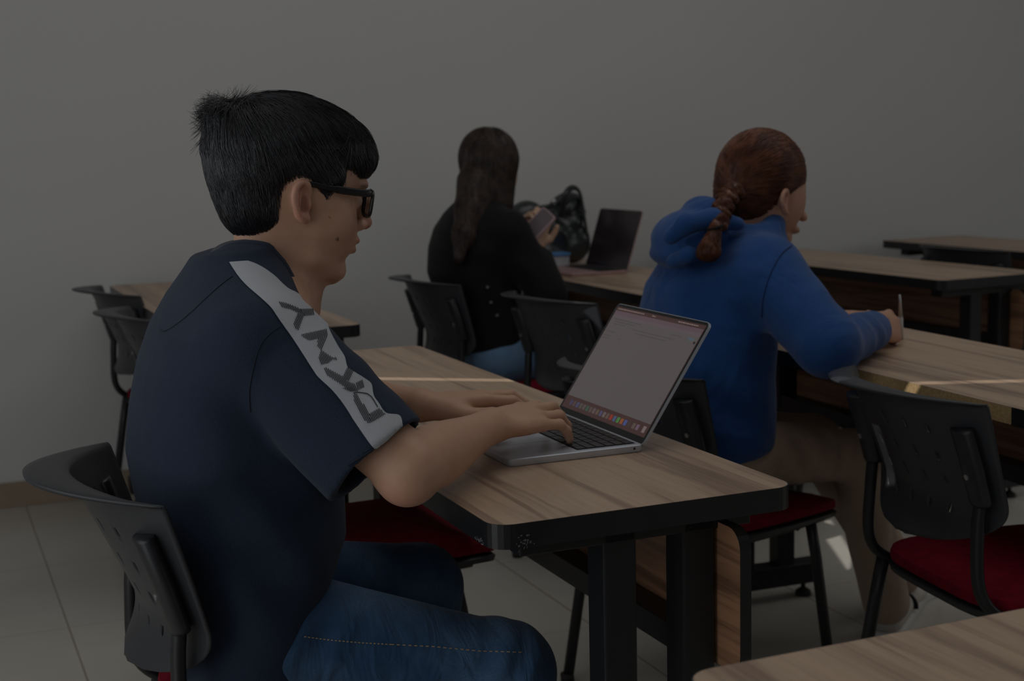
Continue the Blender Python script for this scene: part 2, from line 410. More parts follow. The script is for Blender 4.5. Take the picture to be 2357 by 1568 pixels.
# ------------------------------------------------------------------ implicit-surface kit for bodies, clothes and soft things
def smin(a, b, k):
    h = np.maximum(k - np.abs(a - b), 0) / k
    return np.minimum(a, b) - h * h * k * .25
def ell(c, r, rot=None, k=.02):
    c = np.array(c, float); r = np.array(r, float); Rm = np.eye(3) if rot is None else np.array(rot)   # columns = local axes
    def f(X, Y, Z):
        x, y, z = X - c[0], Y - c[1], Z - c[2]
        if rot is not None: x, y, z = (Rm[0, i] * x + Rm[1, i] * y + Rm[2, i] * z for i in range(3))
        k0 = np.sqrt((x / r[0]) ** 2 + (y / r[1]) ** 2 + (z / r[2]) ** 2); k1 = np.sqrt((x / r[0] ** 2) ** 2 + (y / r[1] ** 2) ** 2 + (z / r[2] ** 2) ** 2)
        return k0 * (k0 - 1) / (k1 + 1e-6)
    m = r.max() if rot is not None else r
    return f, c - m, c + m, k
def rot_xz(deg):       # tilt in the x-z plane: local x axis turned up by deg
    a = R(deg); return np.array([[math.cos(a), 0, -math.sin(a)], [0, 1, 0], [math.sin(a), 0, math.cos(a)]])
def rotaxes(xa, za):
    x = np.array(xa, float); x /= np.linalg.norm(x); z = np.array(za, float); z -= x * (z @ x); z /= np.linalg.norm(z); return np.stack([x, np.cross(z, x), z], 1)
def cap(a, b, ra, rb, k=.02, flat=None):   # tapered capsule; flat=(axis, factor) squeezes it
    a = np.array(a, float); b = np.array(b, float); ab = b - a; L2 = ab @ ab + 1e-12
    def f(X, Y, Z):
        t = np.clip(((X - a[0]) * ab[0] + (Y - a[1]) * ab[1] + (Z - a[2]) * ab[2]) / L2, 0, 1)
        dx, dy, dz = X - a[0] - t * ab[0], Y - a[1] - t * ab[1], Z - a[2] - t * ab[2]
        if flat is not None:
            n, q = np.array(flat[0], float), flat[1]
            pr = (dx * n[0] + dy * n[1] + dz * n[2]) * (1 / q - 1)
            dx, dy, dz = dx + pr * n[0], dy + pr * n[1], dz + pr * n[2]
            return (np.sqrt(dx * dx + dy * dy + dz * dz) - (ra + (rb - ra) * t)) * min(1, q)
        return np.sqrt(dx * dx + dy * dy + dz * dz) - (ra + (rb - ra) * t)
    m = max(ra, rb); return f, np.minimum(a, b) - m, np.maximum(a, b) + m, k
def chain(P, rad, k=.02, **q):
    if not isinstance(rad, (list, tuple)): rad = [rad] * len(P)
    return [cap(P[i], P[i + 1], rad[i], rad[i + 1], k, **q) for i in range(len(P) - 1)]
def loft(rows, yc=0, n=2.3, k=.02, split=.5):     # rows (z, back x, front x, half width[, y shift]) 
    rows = sorted(rows); A = np.array([list(r) + [0] * (5 - len(r)) for r in rows], float); zs = A[:, 0]
    def f(X, Y, Z):
        zc = np.clip(Z, zs[0], zs[-1])
        B, Fr, W, S = (np.interp(zc, zs, A[:, i]) for i in (1, 2, 3, 4))
        uc = B + (Fr - B) * split; af = Fr - uc; ab = uc - B
        du = X - uc; a = np.where(du > 0, af, ab); v = np.abs(Y - yc - S)
        s = ((np.abs(du) / a) ** n + (v / W) ** n) ** (1 / n)
        d = (s - 1) * np.minimum(np.minimum(af, ab), W)
        return np.maximum(d, np.maximum(zs[0] - Z, Z - zs[-1]))
    m = A[:, 3].max() + np.abs(A[:, 4]).max()
    return f, np.array([A[:, 1].min(), yc - m, zs[0]]), np.array([A[:, 2].max(), yc + m, zs[-1]]), k
def limb(a, b, radii, k=.02, bend=None):    # one limb with a smooth run of radii
    a = np.array(a, float); b = np.array(b, float); ab = b - a; L2 = ab @ ab; tt = np.linspace(0, 1, len(radii)); fine = np.linspace(0, 1, 41)
    cf = np.polyfit(tt, radii, min(3, len(radii) - 1))
    def f(X, Y, Z):
        t = np.clip(((X - a[0]) * ab[0] + (Y - a[1]) * ab[1] + (Z - a[2]) * ab[2]) / L2, 0, 1)
        return np.sqrt((X - a[0] - t * ab[0]) ** 2 + (Y - a[1] - t * ab[1]) ** 2 + (Z - a[2] - t * ab[2]) ** 2) - np.polyval(cf, t)
    m = max(radii); return f, np.minimum(a, b) - m, np.maximum(a, b) + m, k
class Vol:
    def __init__(s): s.ops = []
    def add(s, *prims):
        for p in prims:
            if isinstance(p, list): s.add(*p)
            else: s.ops.append(('u', *p))
        return s
    def cut(s, *prims):
        for p in prims:
            if isinstance(p, list): s.cut(*p)
            else: s.ops.append(('c', *p))
        return s
    def disp(s, fn): s.ops.append(('d', fn, None, None, 0)); return s
    def at(s, P):
        X, Y, Z = P[:, 0], P[:, 1], P[:, 2]; d = np.full(len(P), 9.)
        for o, f, lo, hi, k in s.ops:
            if o == 'u': d = smin(d, f(X, Y, Z), k)
            elif o == 'c': d = -smin(-d, f(X, Y, Z), k)
            else: d = d + f(X, Y, Z)
        return d
    def grad(s, P, e=.002):
        d = s.at(P); g = np.stack([s.at(P + e * np.eye(3)[i]) - d for i in range(3)], 1) / e
        return d, g / (np.linalg.norm(g, axis=1, keepdims=True) + 1e-9)
    def mesh(s, h, name='body', smooth=1):
        us = [o for o in s.ops if o[0] == 'u']
        lo = np.min([o[2] for o in us], 0) - 3 * h - .01; hi = np.max([o[3] for o in us], 0) + 3 * h + .01
        n = np.ceil((hi - lo) / h).astype(int) + 1
        ax = [(lo[i] + np.arange(n[i]) * h).astype(np.float32) for i in range(3)]
        D = np.full(n, 9., np.float32)
        for o, f, l, u, k in s.ops:
            if o == 'd': sl = [slice(0, n[i]) for i in range(3)]
            else:
                m = k + 2.5 * h
                sl = [slice(max(0, int((l[i] - m - lo[i]) / h)), min(n[i], int((u[i] + m - lo[i]) / h) + 2)) for i in range(3)]
            if any(q.start >= q.stop for q in sl): continue
            X = ax[0][sl[0]][:, None, None]; Y = ax[1][sl[1]][None, :, None]; Z = ax[2][sl[2]][None, None, :]
            sub = D[sl[0], sl[1], sl[2]]
            if o == 'u': D[sl[0], sl[1], sl[2]] = smin(sub, f(X, Y, Z).astype(np.float32), k)
            elif o == 'c': D[sl[0], sl[1], sl[2]] = -smin(-sub, f(X, Y, Z).astype(np.float32), k)
            else:
                near = np.abs(D) < .03; I = np.nonzero(near)
                D[I] += f(ax[0][I[0]], ax[1][I[1]], ax[2][I[2]]).astype(np.float32)
        S = D < 0
        c = np.zeros(n - 1, np.uint8)
        for i in (0, 1):
            for j in (0, 1):
                for k_ in (0, 1): c += S[i:n[0] - 1 + i, j:n[1] - 1 + j, k_:n[2] - 1 + k_]
        I = np.nonzero((c > 0) & (c < 8)); idx = np.full(n - 1, -1, np.int32); N = len(I[0]); idx[I] = np.arange(N)
        acc = np.zeros((N, 3)); cnt = np.zeros(N); B = np.stack(I, 1)
        cor = [(i, j, k_) for i in (0, 1) for j in (0, 1) for k_ in (0, 1)]
        val = {q: D[I[0] + q[0], I[1] + q[1], I[2] + q[2]] for q in cor}
        for q in cor:
            for a in range(3):
                if q[a]: continue
                r = list(q); r[a] = 1; r = tuple(r); v0, v1 = val[q], val[r]; m = (v0 < 0) != (v1 < 0)
                t = v0[m] / (v0[m] - v1[m]); p = np.tile(np.array(q, float), (m.sum(), 1)); p[:, a] += t
                acc[m] += p; cnt[m] += 1
        V = lo + h * (B + acc / cnt[:, None])
        Fs = []
        for a in range(3):
            b, cc = (a + 1) % 3, (a + 2) % 3
            s0 = [slice(None)] * 3; s1 = [slice(None)] * 3; s0[a] = slice(0, -1); s1[a] = slice(1, None)
            for s_ in (s0, s1):
                s_[b] = slice(1, -1); s_[cc] = slice(1, -1)
            E0, E1 = S[tuple(s0)], S[tuple(s1)]; J = np.nonzero(E0 != E1); fl = E0[J]
            G = [None] * 3; G[a] = J[a]; G[b] = J[b] + 1; G[cc] = J[cc] + 1
            def cell(db, dc):
                g = list(G); g[b] = G[b] + db; g[cc] = G[cc] + dc; return idx[g[0], g[1], g[2]]
            q = np.stack([cell(-1, -1), cell(0, -1), cell(0, 0), cell(-1, 0)], 1)
            q[~fl] = q[~fl][:, ::-1]; Fs.append(q)
        Fq = np.concatenate(Fs); Fq = Fq[(Fq >= 0).all(1)]
        for _ in range(smooth):         # light Laplacian smoothing
            A = np.zeros_like(V); cn = np.zeros(len(V))
            for x in range(4):
                np.add.at(A, Fq[:, x], V[Fq[:, (x + 1) % 4]]); np.add.at(A, Fq[:, (x + 1) % 4], V[Fq[:, x]])
                np.add.at(cn, Fq[:, x], 1); np.add.at(cn, Fq[:, (x + 1) % 4], 1)
            V = V + .5 * (A / np.maximum(cn, 1)[:, None] - V)
        me = bpy.data.meshes.new(name); me.vertices.add(len(V)); me.vertices.foreach_set('co', V.astype(np.float32).ravel())
        me.loops.add(len(Fq) * 4); me.loops.foreach_set('vertex_index', Fq.astype(np.int32).ravel())
        me.polygons.add(len(Fq)); me.polygons.foreach_set('loop_start', (np.arange(len(Fq)) * 4).astype(np.int32))
        me.polygons.foreach_set('use_smooth', np.ones(len(Fq), bool)); me.update(calc_edges=True); me.validate()
        return me, V, Fq
def paint(me, V, base, spots):      # lasting colour of the thing itself (lips, brows, nails): (centre, radii, colour, strength)
    C = np.tile(np.array([*base, 1.]), (len(V), 1))
    for c, r, colr, st in spots:
        d = np.sqrt((((V - np.array(c)) / np.array(r)) ** 2).sum(1)); w = np.clip((1.25 - d) / .5, 0, 1)[:, None] * st
        C[:, :3] = C[:, :3] * (1 - w) + np.array(colr) * w
    at = me.color_attributes.new('tone', 'FLOAT_COLOR', 'POINT'); at.data.foreach_set('color', C.ravel())
def unit(v): v = np.array(v, float); return v / np.linalg.norm(v)
def hand(vol, W, f, n, s, curls, thumb, sc_=1.0, spread=.06):
    f, s = unit(f), unit(s); n = unit(n); W = np.array(W, float)
    L = {0: (.086, .043, .025, .020, .0086), 1: (.089, .047, .028, .020, .0088), 2: (.083, .043, .026, .019, .0083), 3: (.074, .033, .019, .017, .0074)}
    off = (.0275, .009, -.0095, -.027); tips = []
    vol.add(ell(W + f * .045 * sc_, (.048 * sc_, .036 * sc_, .0150 * sc_), rotaxes(f, n), .012))
    for i in range(4):
        l0, l1, l2, l3, r = [x * sc_ for x in L[i]]
        K = W + f * l0 + s * off[i] * sc_ + n * (.004 - .003 * abs(i - 1)) * sc_
        vol.add(cap(W + s * off[i] * .45 * sc_ + f * .01, K, .0135 * sc_, r * 1.18, .009))
        d0 = unit(f + s * spread * (1.3 - i)); ang = 0; P = K; a_, b_, c_ = curls[i]; rr = [r * 1.08, r, r * .93, r * .80]
        for j, (l, an) in enumerate(((l1, a_), (l2, b_), (l3, c_))):
            ang += R(an); d = d0 * math.cos(ang) - n * math.sin(ang); Q = P + d * l
            vol.add(cap(P, Q, rr[j], rr[j + 1], .0035 if j else .006)); P = Q
        tips.append((P, d))
    T0 = W + f * .012 * sc_ + s * .018 * sc_ - n * .004; P = T0
    for j, (d, l, r0, r1) in enumerate(thumb):
        d = unit(f * d[0] + s * d[1] + n * d[2]); Q = P + d * l * sc_
        vol.add(cap(P, Q, r0 * sc_, r1 * sc_, .012 if j == 0 else .004)); P = Q
    return tips, P
def strands(vol, roots, flow, length, lift, n, seg=7, rad=.0005, seed=1, jit=.15, grav=0, name='hair', extra=None):
    g = np.random.default_rng(seed); P = roots[g.integers(0, len(roots), n)] + g.normal(0, .0012, (n, 3))
    _, G = vol.grad(P); Ln = length(P) * g.uniform(.7, 1.25, n); off = g.uniform(-.002, 1, n)
    cell = np.floor(P / .011).astype(int); key = (cell[:, 0] * 73856093 ^ cell[:, 1] * 19349663 ^ cell[:, 2] * 83492791) & 1023
    J = g.normal(0, jit, (n, 3)) * .5 + g.normal(0, jit * 1.2, (1024, 3))[key]; off = off * .5 + .5 * g.uniform(0, 1, 1024)[key]; pts = [P.copy()]
    for k in range(1, seg + 1):
        s = k / seg; F = flow(P) + J; d, G = vol.grad(P)
        T = F - G * (F * G).sum(1, keepdims=True); T /= np.linalg.norm(T, axis=1, keepdims=True) + 1e-9
        P = P + T * (Ln / seg)[:, None]; d, G = vol.grad(P)
        h = lift(P, s) * (.25 + .75 * off); stick = np.minimum(1, .85 + 0 * s)
        P = P - G * ((d - h) * stick)[:, None]
        if extra is not None: P = extra(P, s, g)
        pts.append(P.copy())
    A = np.stack(pts, 1)                                  # n, seg+1, 3
    Tn = np.gradient(A, axis=1); Tn /= np.linalg.norm(Tn, axis=2, keepdims=True) + 1e-9
    ref = np.array([.31, .52, .79]); U = np.cross(Tn, ref); U /= np.linalg.norm(U, axis=2, keepdims=True) + 1e-9; W = np.cross(Tn, U)
    prof = np.linspace(0, 1, seg + 1); rr = rad * (1 - .75 * prof ** 2) * np.where(prof == 0, .7, 1)
    V = []
    for a in (0, 2.094, 4.189):
        V.append(A + (U * math.cos(a) + W * math.sin(a)) * rr[None, :, None] * g.uniform(.7, 1.3, (n, 1, 1)) if False else A + (U * math.cos(a) + W * math.sin(a)) * rr[None, :, None])
    V = np.stack(V, 2).reshape(-1, 3); m = (seg + 1) * 3
    b = (np.arange(n) * m)[:, None, None, None] + (np.arange(seg) * 3)[None, :, None, None]
    q = np.array([[i, (i + 1) % 3, (i + 1) % 3 + 3, i + 3] for i in range(3)])[None, None]
    Fq = (b + q).reshape(-1, 4)
    return V, Fq
def qmesh(name, parts):
    V = np.concatenate([p[0] for p in parts]); o = 0; F = []
    for v, f in parts: F.append(f + o); o += len(v)
    Fq = np.concatenate(F); me = bpy.data.meshes.new(name); me.vertices.add(len(V)); me.vertices.foreach_set('co', V.astype(np.float32).ravel())
    me.loops.add(len(Fq) * 4); me.loops.foreach_set('vertex_index', Fq.astype(np.int32).ravel()); me.polygons.add(len(Fq))
    me.polygons.foreach_set('loop_start', (np.arange(len(Fq)) * 4).astype(np.int32)); me.polygons.foreach_set('use_smooth', np.ones(len(Fq), bool))
    me.update(calc_edges=True); return me

# ------------------------------------------------------------------ people: materials
def skin(name, spec=.35):
    t = NT(name); a = t.n('ShaderNodeVertexColor'); a.layer_name = 'tone'; v = t.coords()
    c = t.mix(.12, a.outputs[0], t.ramp(t.noise(v, 55, 4), [(.35, (.42, .19, .12)), (.65, (.62, .40, .30))]))
    t.l(c, t.b.inputs['Base Color']); t.b.inputs['Roughness'].default_value = .48; t.b.inputs['Specular IOR Level'].default_value = spec
    t.b.inputs['Subsurface Weight'].default_value = .12; t.b.inputs['Subsurface Radius'].default_value = (.012, .004, .002); t.b.inputs['Subsurface Scale'].default_value = .5
    t.bump(t.noise(v, 900, 3), .10, .0006); return t.m
def hairmat(name, c, c2, rough=.34, spec=.6):
    t = NT(name); v = t.coords()
    t.l(t.ramp(t.noise(v, 34, 4), [(.35, c), (.65, c2)]), t.b.inputs['Base Color']); t.b.inputs['Roughness'].default_value = rough
    t.b.inputs['Specular IOR Level'].default_value = spec; return t.m
def cloth(name, c, rough=.85, var=.15, weave=1400, wst=.25, fold=.25, fscale=9, fdist=.012, sheen=.2, spec=.25):
    t = NT(name); v = t.coords()
    f = t.noise(v, 520, 2)
    t.l(t.ramp(f, [(.3, tuple(x * (1 - var) for x in c)), (.7, tuple(x * (1 + var) for x in c))]), t.b.inputs['Base Color'])
    t.b.inputs['Roughness'].default_value = rough; t.b.inputs['Sheen Weight'].default_value = sheen; t.b.inputs['Specular IOR Level'].default_value = spec
    b1 = t.n('ShaderNodeBump'); b1.inputs['Strength'].default_value = fold; b1.inputs['Distance'].default_value = fdist; t.l(t.noise(v, fscale, 2, .45, .8), b1.inputs['Height'])
    b2 = t.n('ShaderNodeBump'); b2.inputs['Strength'].default_value = wst; b2.inputs['Distance'].default_value = .0008; t.l(t.noise(v, weave, 2), b2.inputs['Height'])
    t.l(b1.outputs[0], b2.inputs['Normal']); t.l(b2.outputs[0], t.b.inputs['Normal']); return t.m
def denim(name, c, c2):
    t = NT(name); v = t.coords((1, 1, 1)); w = t.coords((1800, 700, 1800))
    f = t.noise(w, 1.0, 2); g = t.noise(v, 9, 3)
    a = t.ramp(f, [(.35, c), (.62, c2)]); b = t.mix(t.ramp(g, [(.38, (0, 0, 0)), (.62, (1, 1, 1))]), tuple(x * 1.1 for x in c), a)
    t.l(b, t.b.inputs['Base Color']); t.b.inputs['Roughness'].default_value = .85; t.b.inputs['Sheen Weight'].default_value = .1; t.b.inputs['Specular IOR Level'].default_value = .2
    b1 = t.n('ShaderNodeBump'); b1.inputs['Strength'].default_value = .5; b1.inputs['Distance'].default_value = .012; t.l(t.noise(t.coords((1.6, .5, .8)), 16, 2, .5, 1.5), b1.inputs['Height'])
    b2 = t.n('ShaderNodeBump'); b2.inputs['Strength'].default_value = .3; b2.inputs['Distance'].default_value = .0008; t.l(f, b2.inputs['Height'])
    t.l(b1.outputs[0], b2.inputs['Normal']); t.l(b2.outputs[0], t.b.inputs['Normal']); return t.m
M['skin'] = skin('skin')
M['hairbase'] = pmat('under_hair', (.006, .006, .007), .95, spec=.05)
M['hairblack'] = hairmat('black_hair', (.007, .0075, .010), (.016, .017, .022), .36, .8)
M['hairbrown'] = hairmat('brown_hair', (.020, .013, .010), (.055, .030, .022), .42, .5)
M['hairred'] = hairmat('auburn_hair', (.075, .022, .010), (.17, .055, .022), .4, .5)
M['navy'] = cloth('navy_jersey', (.016, .0265, .050), fold=.22, sheen=.06)
M['navy2'] = cloth('navy_rib', (.015, .023, .042), fold=.1)
M['white'] = cloth('white_jersey', (.43, .445, .475), var=.04, fold=.3, fscale=22, fdist=.006, sheen=.05)
M['print'] = pmat('dark_print', (.012, .014, .024), .7)
M['denim'] = denim('dark_denim', (.022, .058, .122), (.090, .170, .29))
M['denimlight'] = denim('light_denim', (.085, .16, .27), (.14, .23, .34))
M['stitch'] = pmat('tan_thread', (.42, .30, .16), .8)
M['blue'] = cloth('blue_fleece', (.014, .066, .225), fold=.55, fscale=11, fdist=.022, sheen=.15)
M['blackcloth'] = cloth('black_cloth', (.0045, .0045, .005), sheen=.05, fold=.3)
M['khaki'] = cloth('beige_cotton', (.36, .265, .20), fold=.5, fscale=16, fdist=.012, sheen=.05)
M['canvas'] = pmat('off_white_canvas', (.50, .46, .42), .8, var=.1, bump=.2)
M['sole'] = pmat('white_rubber', (.62, .61, .58), .5)
M['frame'] = pmat('matte_black_acetate', (.008, .008, .009), .32)
M['eye'] = pmat('eye_white', (.6, .58, .55), .2)
g = NT('lens_glass'); g.b.inputs['Base Color'].default_value = (.95, .97, 1, 1); g.b.inputs['Roughness'].default_value = .02; g.b.inputs['Transmission Weight'].default_value = 1; g.b.inputs['IOR'].default_value = 1.25; M['lens'] = g.m
SK = (.55, .328, .222)

# ------------------------------------------------------------------ the young man
YC = 1.92
def S(px, py, y=YC): return aty(px, py, y)
man = empty('person', (.40, YC, 0), label='person in navy t-shirt with white lettered sleeve stripe and glasses, typing', cat='person')
def SM(px, py, d, sy):      # mirrored pair: placed on the near side, reflected for the far side
    p = aty(px, py, YC - abs(d)); p[1] = YC + sy * d; return p
def child(name, me, mat, parent, smooth=True, **k):     # meshes are made in room space; keep them there
    o = obj(name, me, mat, parent, smooth, **k); root = parent
    while root.parent is not None: root = root.parent
    if parent is root: o.matrix_parent_inverse = Matrix.Translation(root.location).inverted()
    return o

def make_face(vol, yc=YC):
    rows = []
    for py, F_, B_, W_ in ((395, 836, 590, .069), (425, 832, 600, .0705), (448, 820, 610, .0700), (470, 812, 630, .069), (500, 811, 645, .067), (530, 815, 655, .064), (540, 817, 658, .062), (550, 815, 662, .059),
                           (568, 811, 668, .054), (585, 803, 675, .049), (602, 787, 682, .044), (618, 781, 690, .038), (632, 775, 700, .033), (640, 770, 712, .026), (645, 757, 722, .014)):
        rows.append((S((F_ + B_) / 2, py)[2], S(B_, py)[0], S(F_, py)[0], W_))
    vol.add(loft(rows, yc, 2.0, .012, .42))
    vol.add(ell(S(655, 375), (.097, .0735, .088), rot_xz(-8), .02))
    vol.add(ell(S(612, 462), (.050, .056, .055), None, .03))                 # occiput to nape
    # brow, nose, lips, chin
    vol.add(cap(SM(834, 428, .03, -1), SM(834, 428, .03, 1), .008, .008, .012))
    vol.add(cap(S(818, 455), S(836, 500), .0070, .0090, .010), ell(S(839.5, 512), (.0105, .0102, .0100), None, .006))
    for sy in (-1, 1):
        vol.add(ell(SM(828, 519, .0125, sy), (.0105, .0075, .0075), None, .006))
        vol.cut(ell(SM(836, 529, .0065, sy), (.005, .0035, .0045), None, .003))
        vol.cut(ell(SM(829, 460, .031, sy), (.014, .0185, .013), None, .010))
        vol.add(ell(SM(813, 461, .031, sy), (.0128, .0135, .0125), None, .003))
        vol.add(ell(SM(776, 505, .040, sy), (.022, .018, .020), None, .02))
    vol.add(ell(S(815, 552.5), (.0062, .021, .0058), rot_xz(-25), .006), ell(S(808, 574), (.0055, .0175, .0062), rot_xz(20), .006))
    vol.cut(cap(S(819, 563.5, yc - .02), S(819, 563.5, yc + .02), .0011, .0011, .002))
    vol.add(ell(S(770, 622), (.013, .019, .013), None, .015))
    vol.add(cap(S(715, 600, yc - .048), S(765, 628, yc - .018), .012, .010, .02), cap(SM(715, 600, .048, 1), SM(765, 628, .018, 1), .012, .010, .02))
    # ears
    for sy in (-1, 1):
        e = lambda px, py, d: SM(px, py, d, sy)
        rim = spline([e(711, 446, .071), e(709, 428, .0765), e(697, 421, .082), e(683, 430, .0865), e(677, 456, .0895), e(685, 484, .087), e(697, 501, .081), e(706, 507, .074)], 4)
        vol.add(*chain(rim, .0042, .0025))
        vol.add(ell(e(694, 463, .074), (.0125, .0062, .027), rot_xz(-8), .006), ell(e(703, 502, .073), (.0065, .0045, .008), None, .004))
        vol.cut(ell(e(699, 470, .0845), (.0085, .007, .014), rot_xz(-8), .003), ell(e(699, 444, .085), (.0055, .005, .011), rot_xz(-12), .002))
        vol.add(ell(e(689, 462, .0815), (.0030, .003, .016), rot_xz(-6), .002), ell(e(711, 474, .076), (.0036, .004, .006), None, .003))
body = Vol()
make_face(body)
body.add(cap(S(652, 520), S(600, 690), .050, .066, .03), cap(S(668, 560), S(640, 690), .045, .055, .02))
body.add(ell(S(690, 655), (.012, .012, .02), None, .02))
SH_R, EL_R, WR_R = np.array([.412, 1.765, .965]), np.array([.548, 1.640, .808]), np.array([.734, 1.824, .811])
SH_L, EL_L, WR_L = np.array([.425, 2.085, .970]), np.array([.585, 2.205, .812]), np.array([.700, 2.022, .812])
body.add(*chain([S(600, 700), (SH_R + S(600, 690)) / 2, SH_R], [.065, .055, .05], .03), *chain([S(600, 700), (SH_L + S(600, 690)) / 2, SH_L], [.065, .055, .05], .03))
body.add(cap(SH_R, EL_R, .052, .040, .02), cap(SH_L, EL_L, .052, .040, .02))
for EL_, WR_ in ((EL_R, WR_R), (EL_L, WR_L)):
    body.add(limb(EL_, WR_, [.0370, .0420, .0395, .0330, .0275, .0268], .015))
body.add(ell(EL_R + np.array([-.004, -.004, -.010]), (.027, .030, .028), None, .025))
body.add(cap((.40, YC, .93), (.37, YC, .60), .085, .09, .05))                  # trunk, under the clothes
fr = unit([.90, .42, -.01]); nr = unit([.10, -.16, 1.0])
tR, thR = hand(body, WR_R, fr, nr, np.cross(nr, fr), [(4, 34, 24), (2, 36, 26), (4, 38, 24), (6, 30, 22)],
               [((.6, .55, -.35), .045, .016, .0125), ((.9, .25, -.2), .033, .0115, .010), ((1, .05, -.1), .026, .010, .0078)], 1.07)
fl = unit([.98, .10, -.02]); nl = unit([.05, .06, 1.0])
tL, thL = hand(body, WR_L, fl, nl, -np.cross(nl, fl), [(6, 26, 22), (2, 30, 24), (2, 34, 24), (6, 36, 24)],
               [((.72, .50, -.22), .048, .016, .0125), ((.96, .12, -.04), .036, .0120, .0105), ((1, -.02, -.02), .030, .0105, .0080)], 1.10)
me, V, Fq = body.mesh(.0026, 'body', 1)
lip = (.42, .16, .13); red = (.54, .23, .165); dk = (.02, .014, .012)
spots = [(S(690, 465, YC - .083), (.022, .014, .032), red, .55), (S(838, 512), (.016, .016, .016), (.40, .18, .12), .5), (S(816, 552), (.008, .02, .005), lip, .8), (S(807, 575), (.009, .018, .006), lip, .8),
         (EL_R + np.array([-.01, -.01, -.02]), (.03, .03, .03), red, .5), (S(777, 551, YC - .06), (.0018, .014, .0030), dk, .9), (S(758, 501, YC - .067), (.0014, .01, .0014), (.18, .07, .05), .8), (S(717, 545, YC - .066), (.001, .01, .001), dk, .8),
         (SM(836, 428, .032, -1), (.007, .018, .0028), (.10, .06, .045), .7), (SM(836, 428, .032, 1), (.008, .020, .0035), dk, .85), (S(699, 470, YC - .077), (.007, .006, .012), (.22, .08, .05), .7)]
for P, d in tR + tL: spots.append((P + d * .004, (.007, .007, .007), (.46, .22, .16), .5))
spots.append((thL + np.array([-.004, -.002, .0075]), (.0085, .006, .0045), (.60, .42, .38), .8))
for sy in (-1, 1):
    spots.append((SM(818, 461, .031, sy), (.012, .011, .006), (.5, .45, .4), .8)); spots.append((SM(824, 462, .031, sy), (.006, .005, .005), dk, 1))
paint(me, V, SK, spots)
child('body', me, M['skin'], man, label='bare face, neck and forearms, hands on the keys')

# t-shirt
def lin(pts, y=YC): return [S(a, b, y) for a, b in pts]
shirt = Vol()
rows = [(.465, .300, .47, .165), (.50, .285, .475, .183), (.56, .290, .480, .186), (.62, .292, .505, .182), (.68, .278, .532, .182), (.74, .256, .532, .184), (.80, .249, .532, .188), (.86, .257, .530, .192), (.92, .272, .505, .192),
        (.97, .292, .475, .175), (1.01, .316, .450, .145), (1.04, .336, .445, .105), (1.063, .350, .434, .075)]
shirt.add(loft(rows, YC, 2.35, .02, .45))
for SH_, EL_, sg in ((SH_R, EL_R, -1), (SH_L, EL_L, 1)):
    shirt.add(cap(S(575, 655, YC + sg * .05), SH_ + np.array([-.012, 0, -.004]), .050, .066, .05))
HEM_R = S(868, 1056, 1.665); ax_r = unit(HEM_R - SH_R)
HEM_L = SH_L * .30 + EL_L * .70; ax_l = unit(HEM_L - SH_L)
def cutcap(prim, p, n):                    # a capsule with a flat end: everything beyond the plane (p, n) is open
    f, lo, hi, k = prim; n = unit(n); p = np.array(p)
    return (lambda X, Y, Z: np.maximum(f(X, Y, Z), (X - p[0]) * n[0] + (Y - p[1]) * n[1] + (Z - p[2]) * n[2])), lo, hi, k
def halfspace(p, n, lo, hi, k=.003):
    n = unit(n); p = np.array(p)
    def f(X, Y, Z): return -((X - p[0]) * n[0] + (Y - p[1]) * n[1] + (Z - p[2]) * n[2]) + 0 * (X + Y + Z)
    return f, np.array(lo), np.array(hi), k
shirt.add(cutcap(cap(SH_R + np.array([-.004, 0, -.010]), HEM_R + ax_r * .06, .074, .077, .010, flat=((0, 1, 0), .90)), HEM_R, ax_r))
shirt.add(cutcap(cap(SH_L + np.array([-.006, 0, -.012]), HEM_L + ax_l * .06, .072, .062, .012), HEM_L, ax_l))
shirt.cut(cap(HEM_R - ax_r * .02, HEM_R + ax_r * .05, .063, .066, .004, flat=((0, 1, 0), .90)), cap(HEM_L - ax_l * .02, HEM_L + ax_l * .05, .050, .054, .004))
# neck opening
shirt.cut(cap(S(596, 672), S(655, 500), .0705, .078, .004))
# folds
def wave(c, r, d, fr_, amp, ph=0):
    c = np.array(c); d = unit(d)
    def f(X, Y, Z):
        q = (X - c[0]) ** 2 / r[0] ** 2 + (Y - c[1]) ** 2 / r[1] ** 2 + (Z - c[2]) ** 2 / r[2] ** 2
        return amp * np.sin(fr_ * ((X - c[0]) * d[0] + (Y - c[1]) * d[1] + (Z - c[2]) * d[2]) + ph) * np.exp(-q)
    return f
shirt.disp(wave(S(700, 985, 1.62), (.07, .08, .09), (.75, 0, .55), 88, .0022)); shirt.disp(wave(S(620, 660, 1.86), (.05, .05, .035), (.85, .2, -.35), 150, .0013)); shirt.disp(wave(S(420, 980, 1.78), (.12, .1, .06), (.35, 0, 1), 75, .0022, 1)); shirt.disp(wave(S(640, 1010, 1.74), (.10, .1, .10), (.6, 0, 1), 70, .0035))
shirt.disp(wave(S(520, 960, 1.74), (.09, .1, .10), (.9, 0, .7), 55, .0030, 1))
shirt.disp(wave(S(480, 1180, 1.74), (.10, .1, .08), (-.4, 0, 1), 60, .0030, 2))
shirt.disp(wave(S(600, 1300, 1.74), (.10, .1, .09), (.8, 0, .8), 62, .0045, 2))
shirt.disp(wave(S(800, 900, 1.70), (.06, .06, .08), (.5, -.3, -.8), 95, .0018, 0))
me, V, Fq = shirt.mesh(.0042, 't_shirt', 2)
sh = child('t_shirt', me, M['navy'], man, label='navy t-shirt with white stripe down the right sleeve')
bvh = BVHTree.FromPolygons([tuple(v) for v in V], [tuple(q) for q in Fq])
Oc = Vector((0, 0, HC))
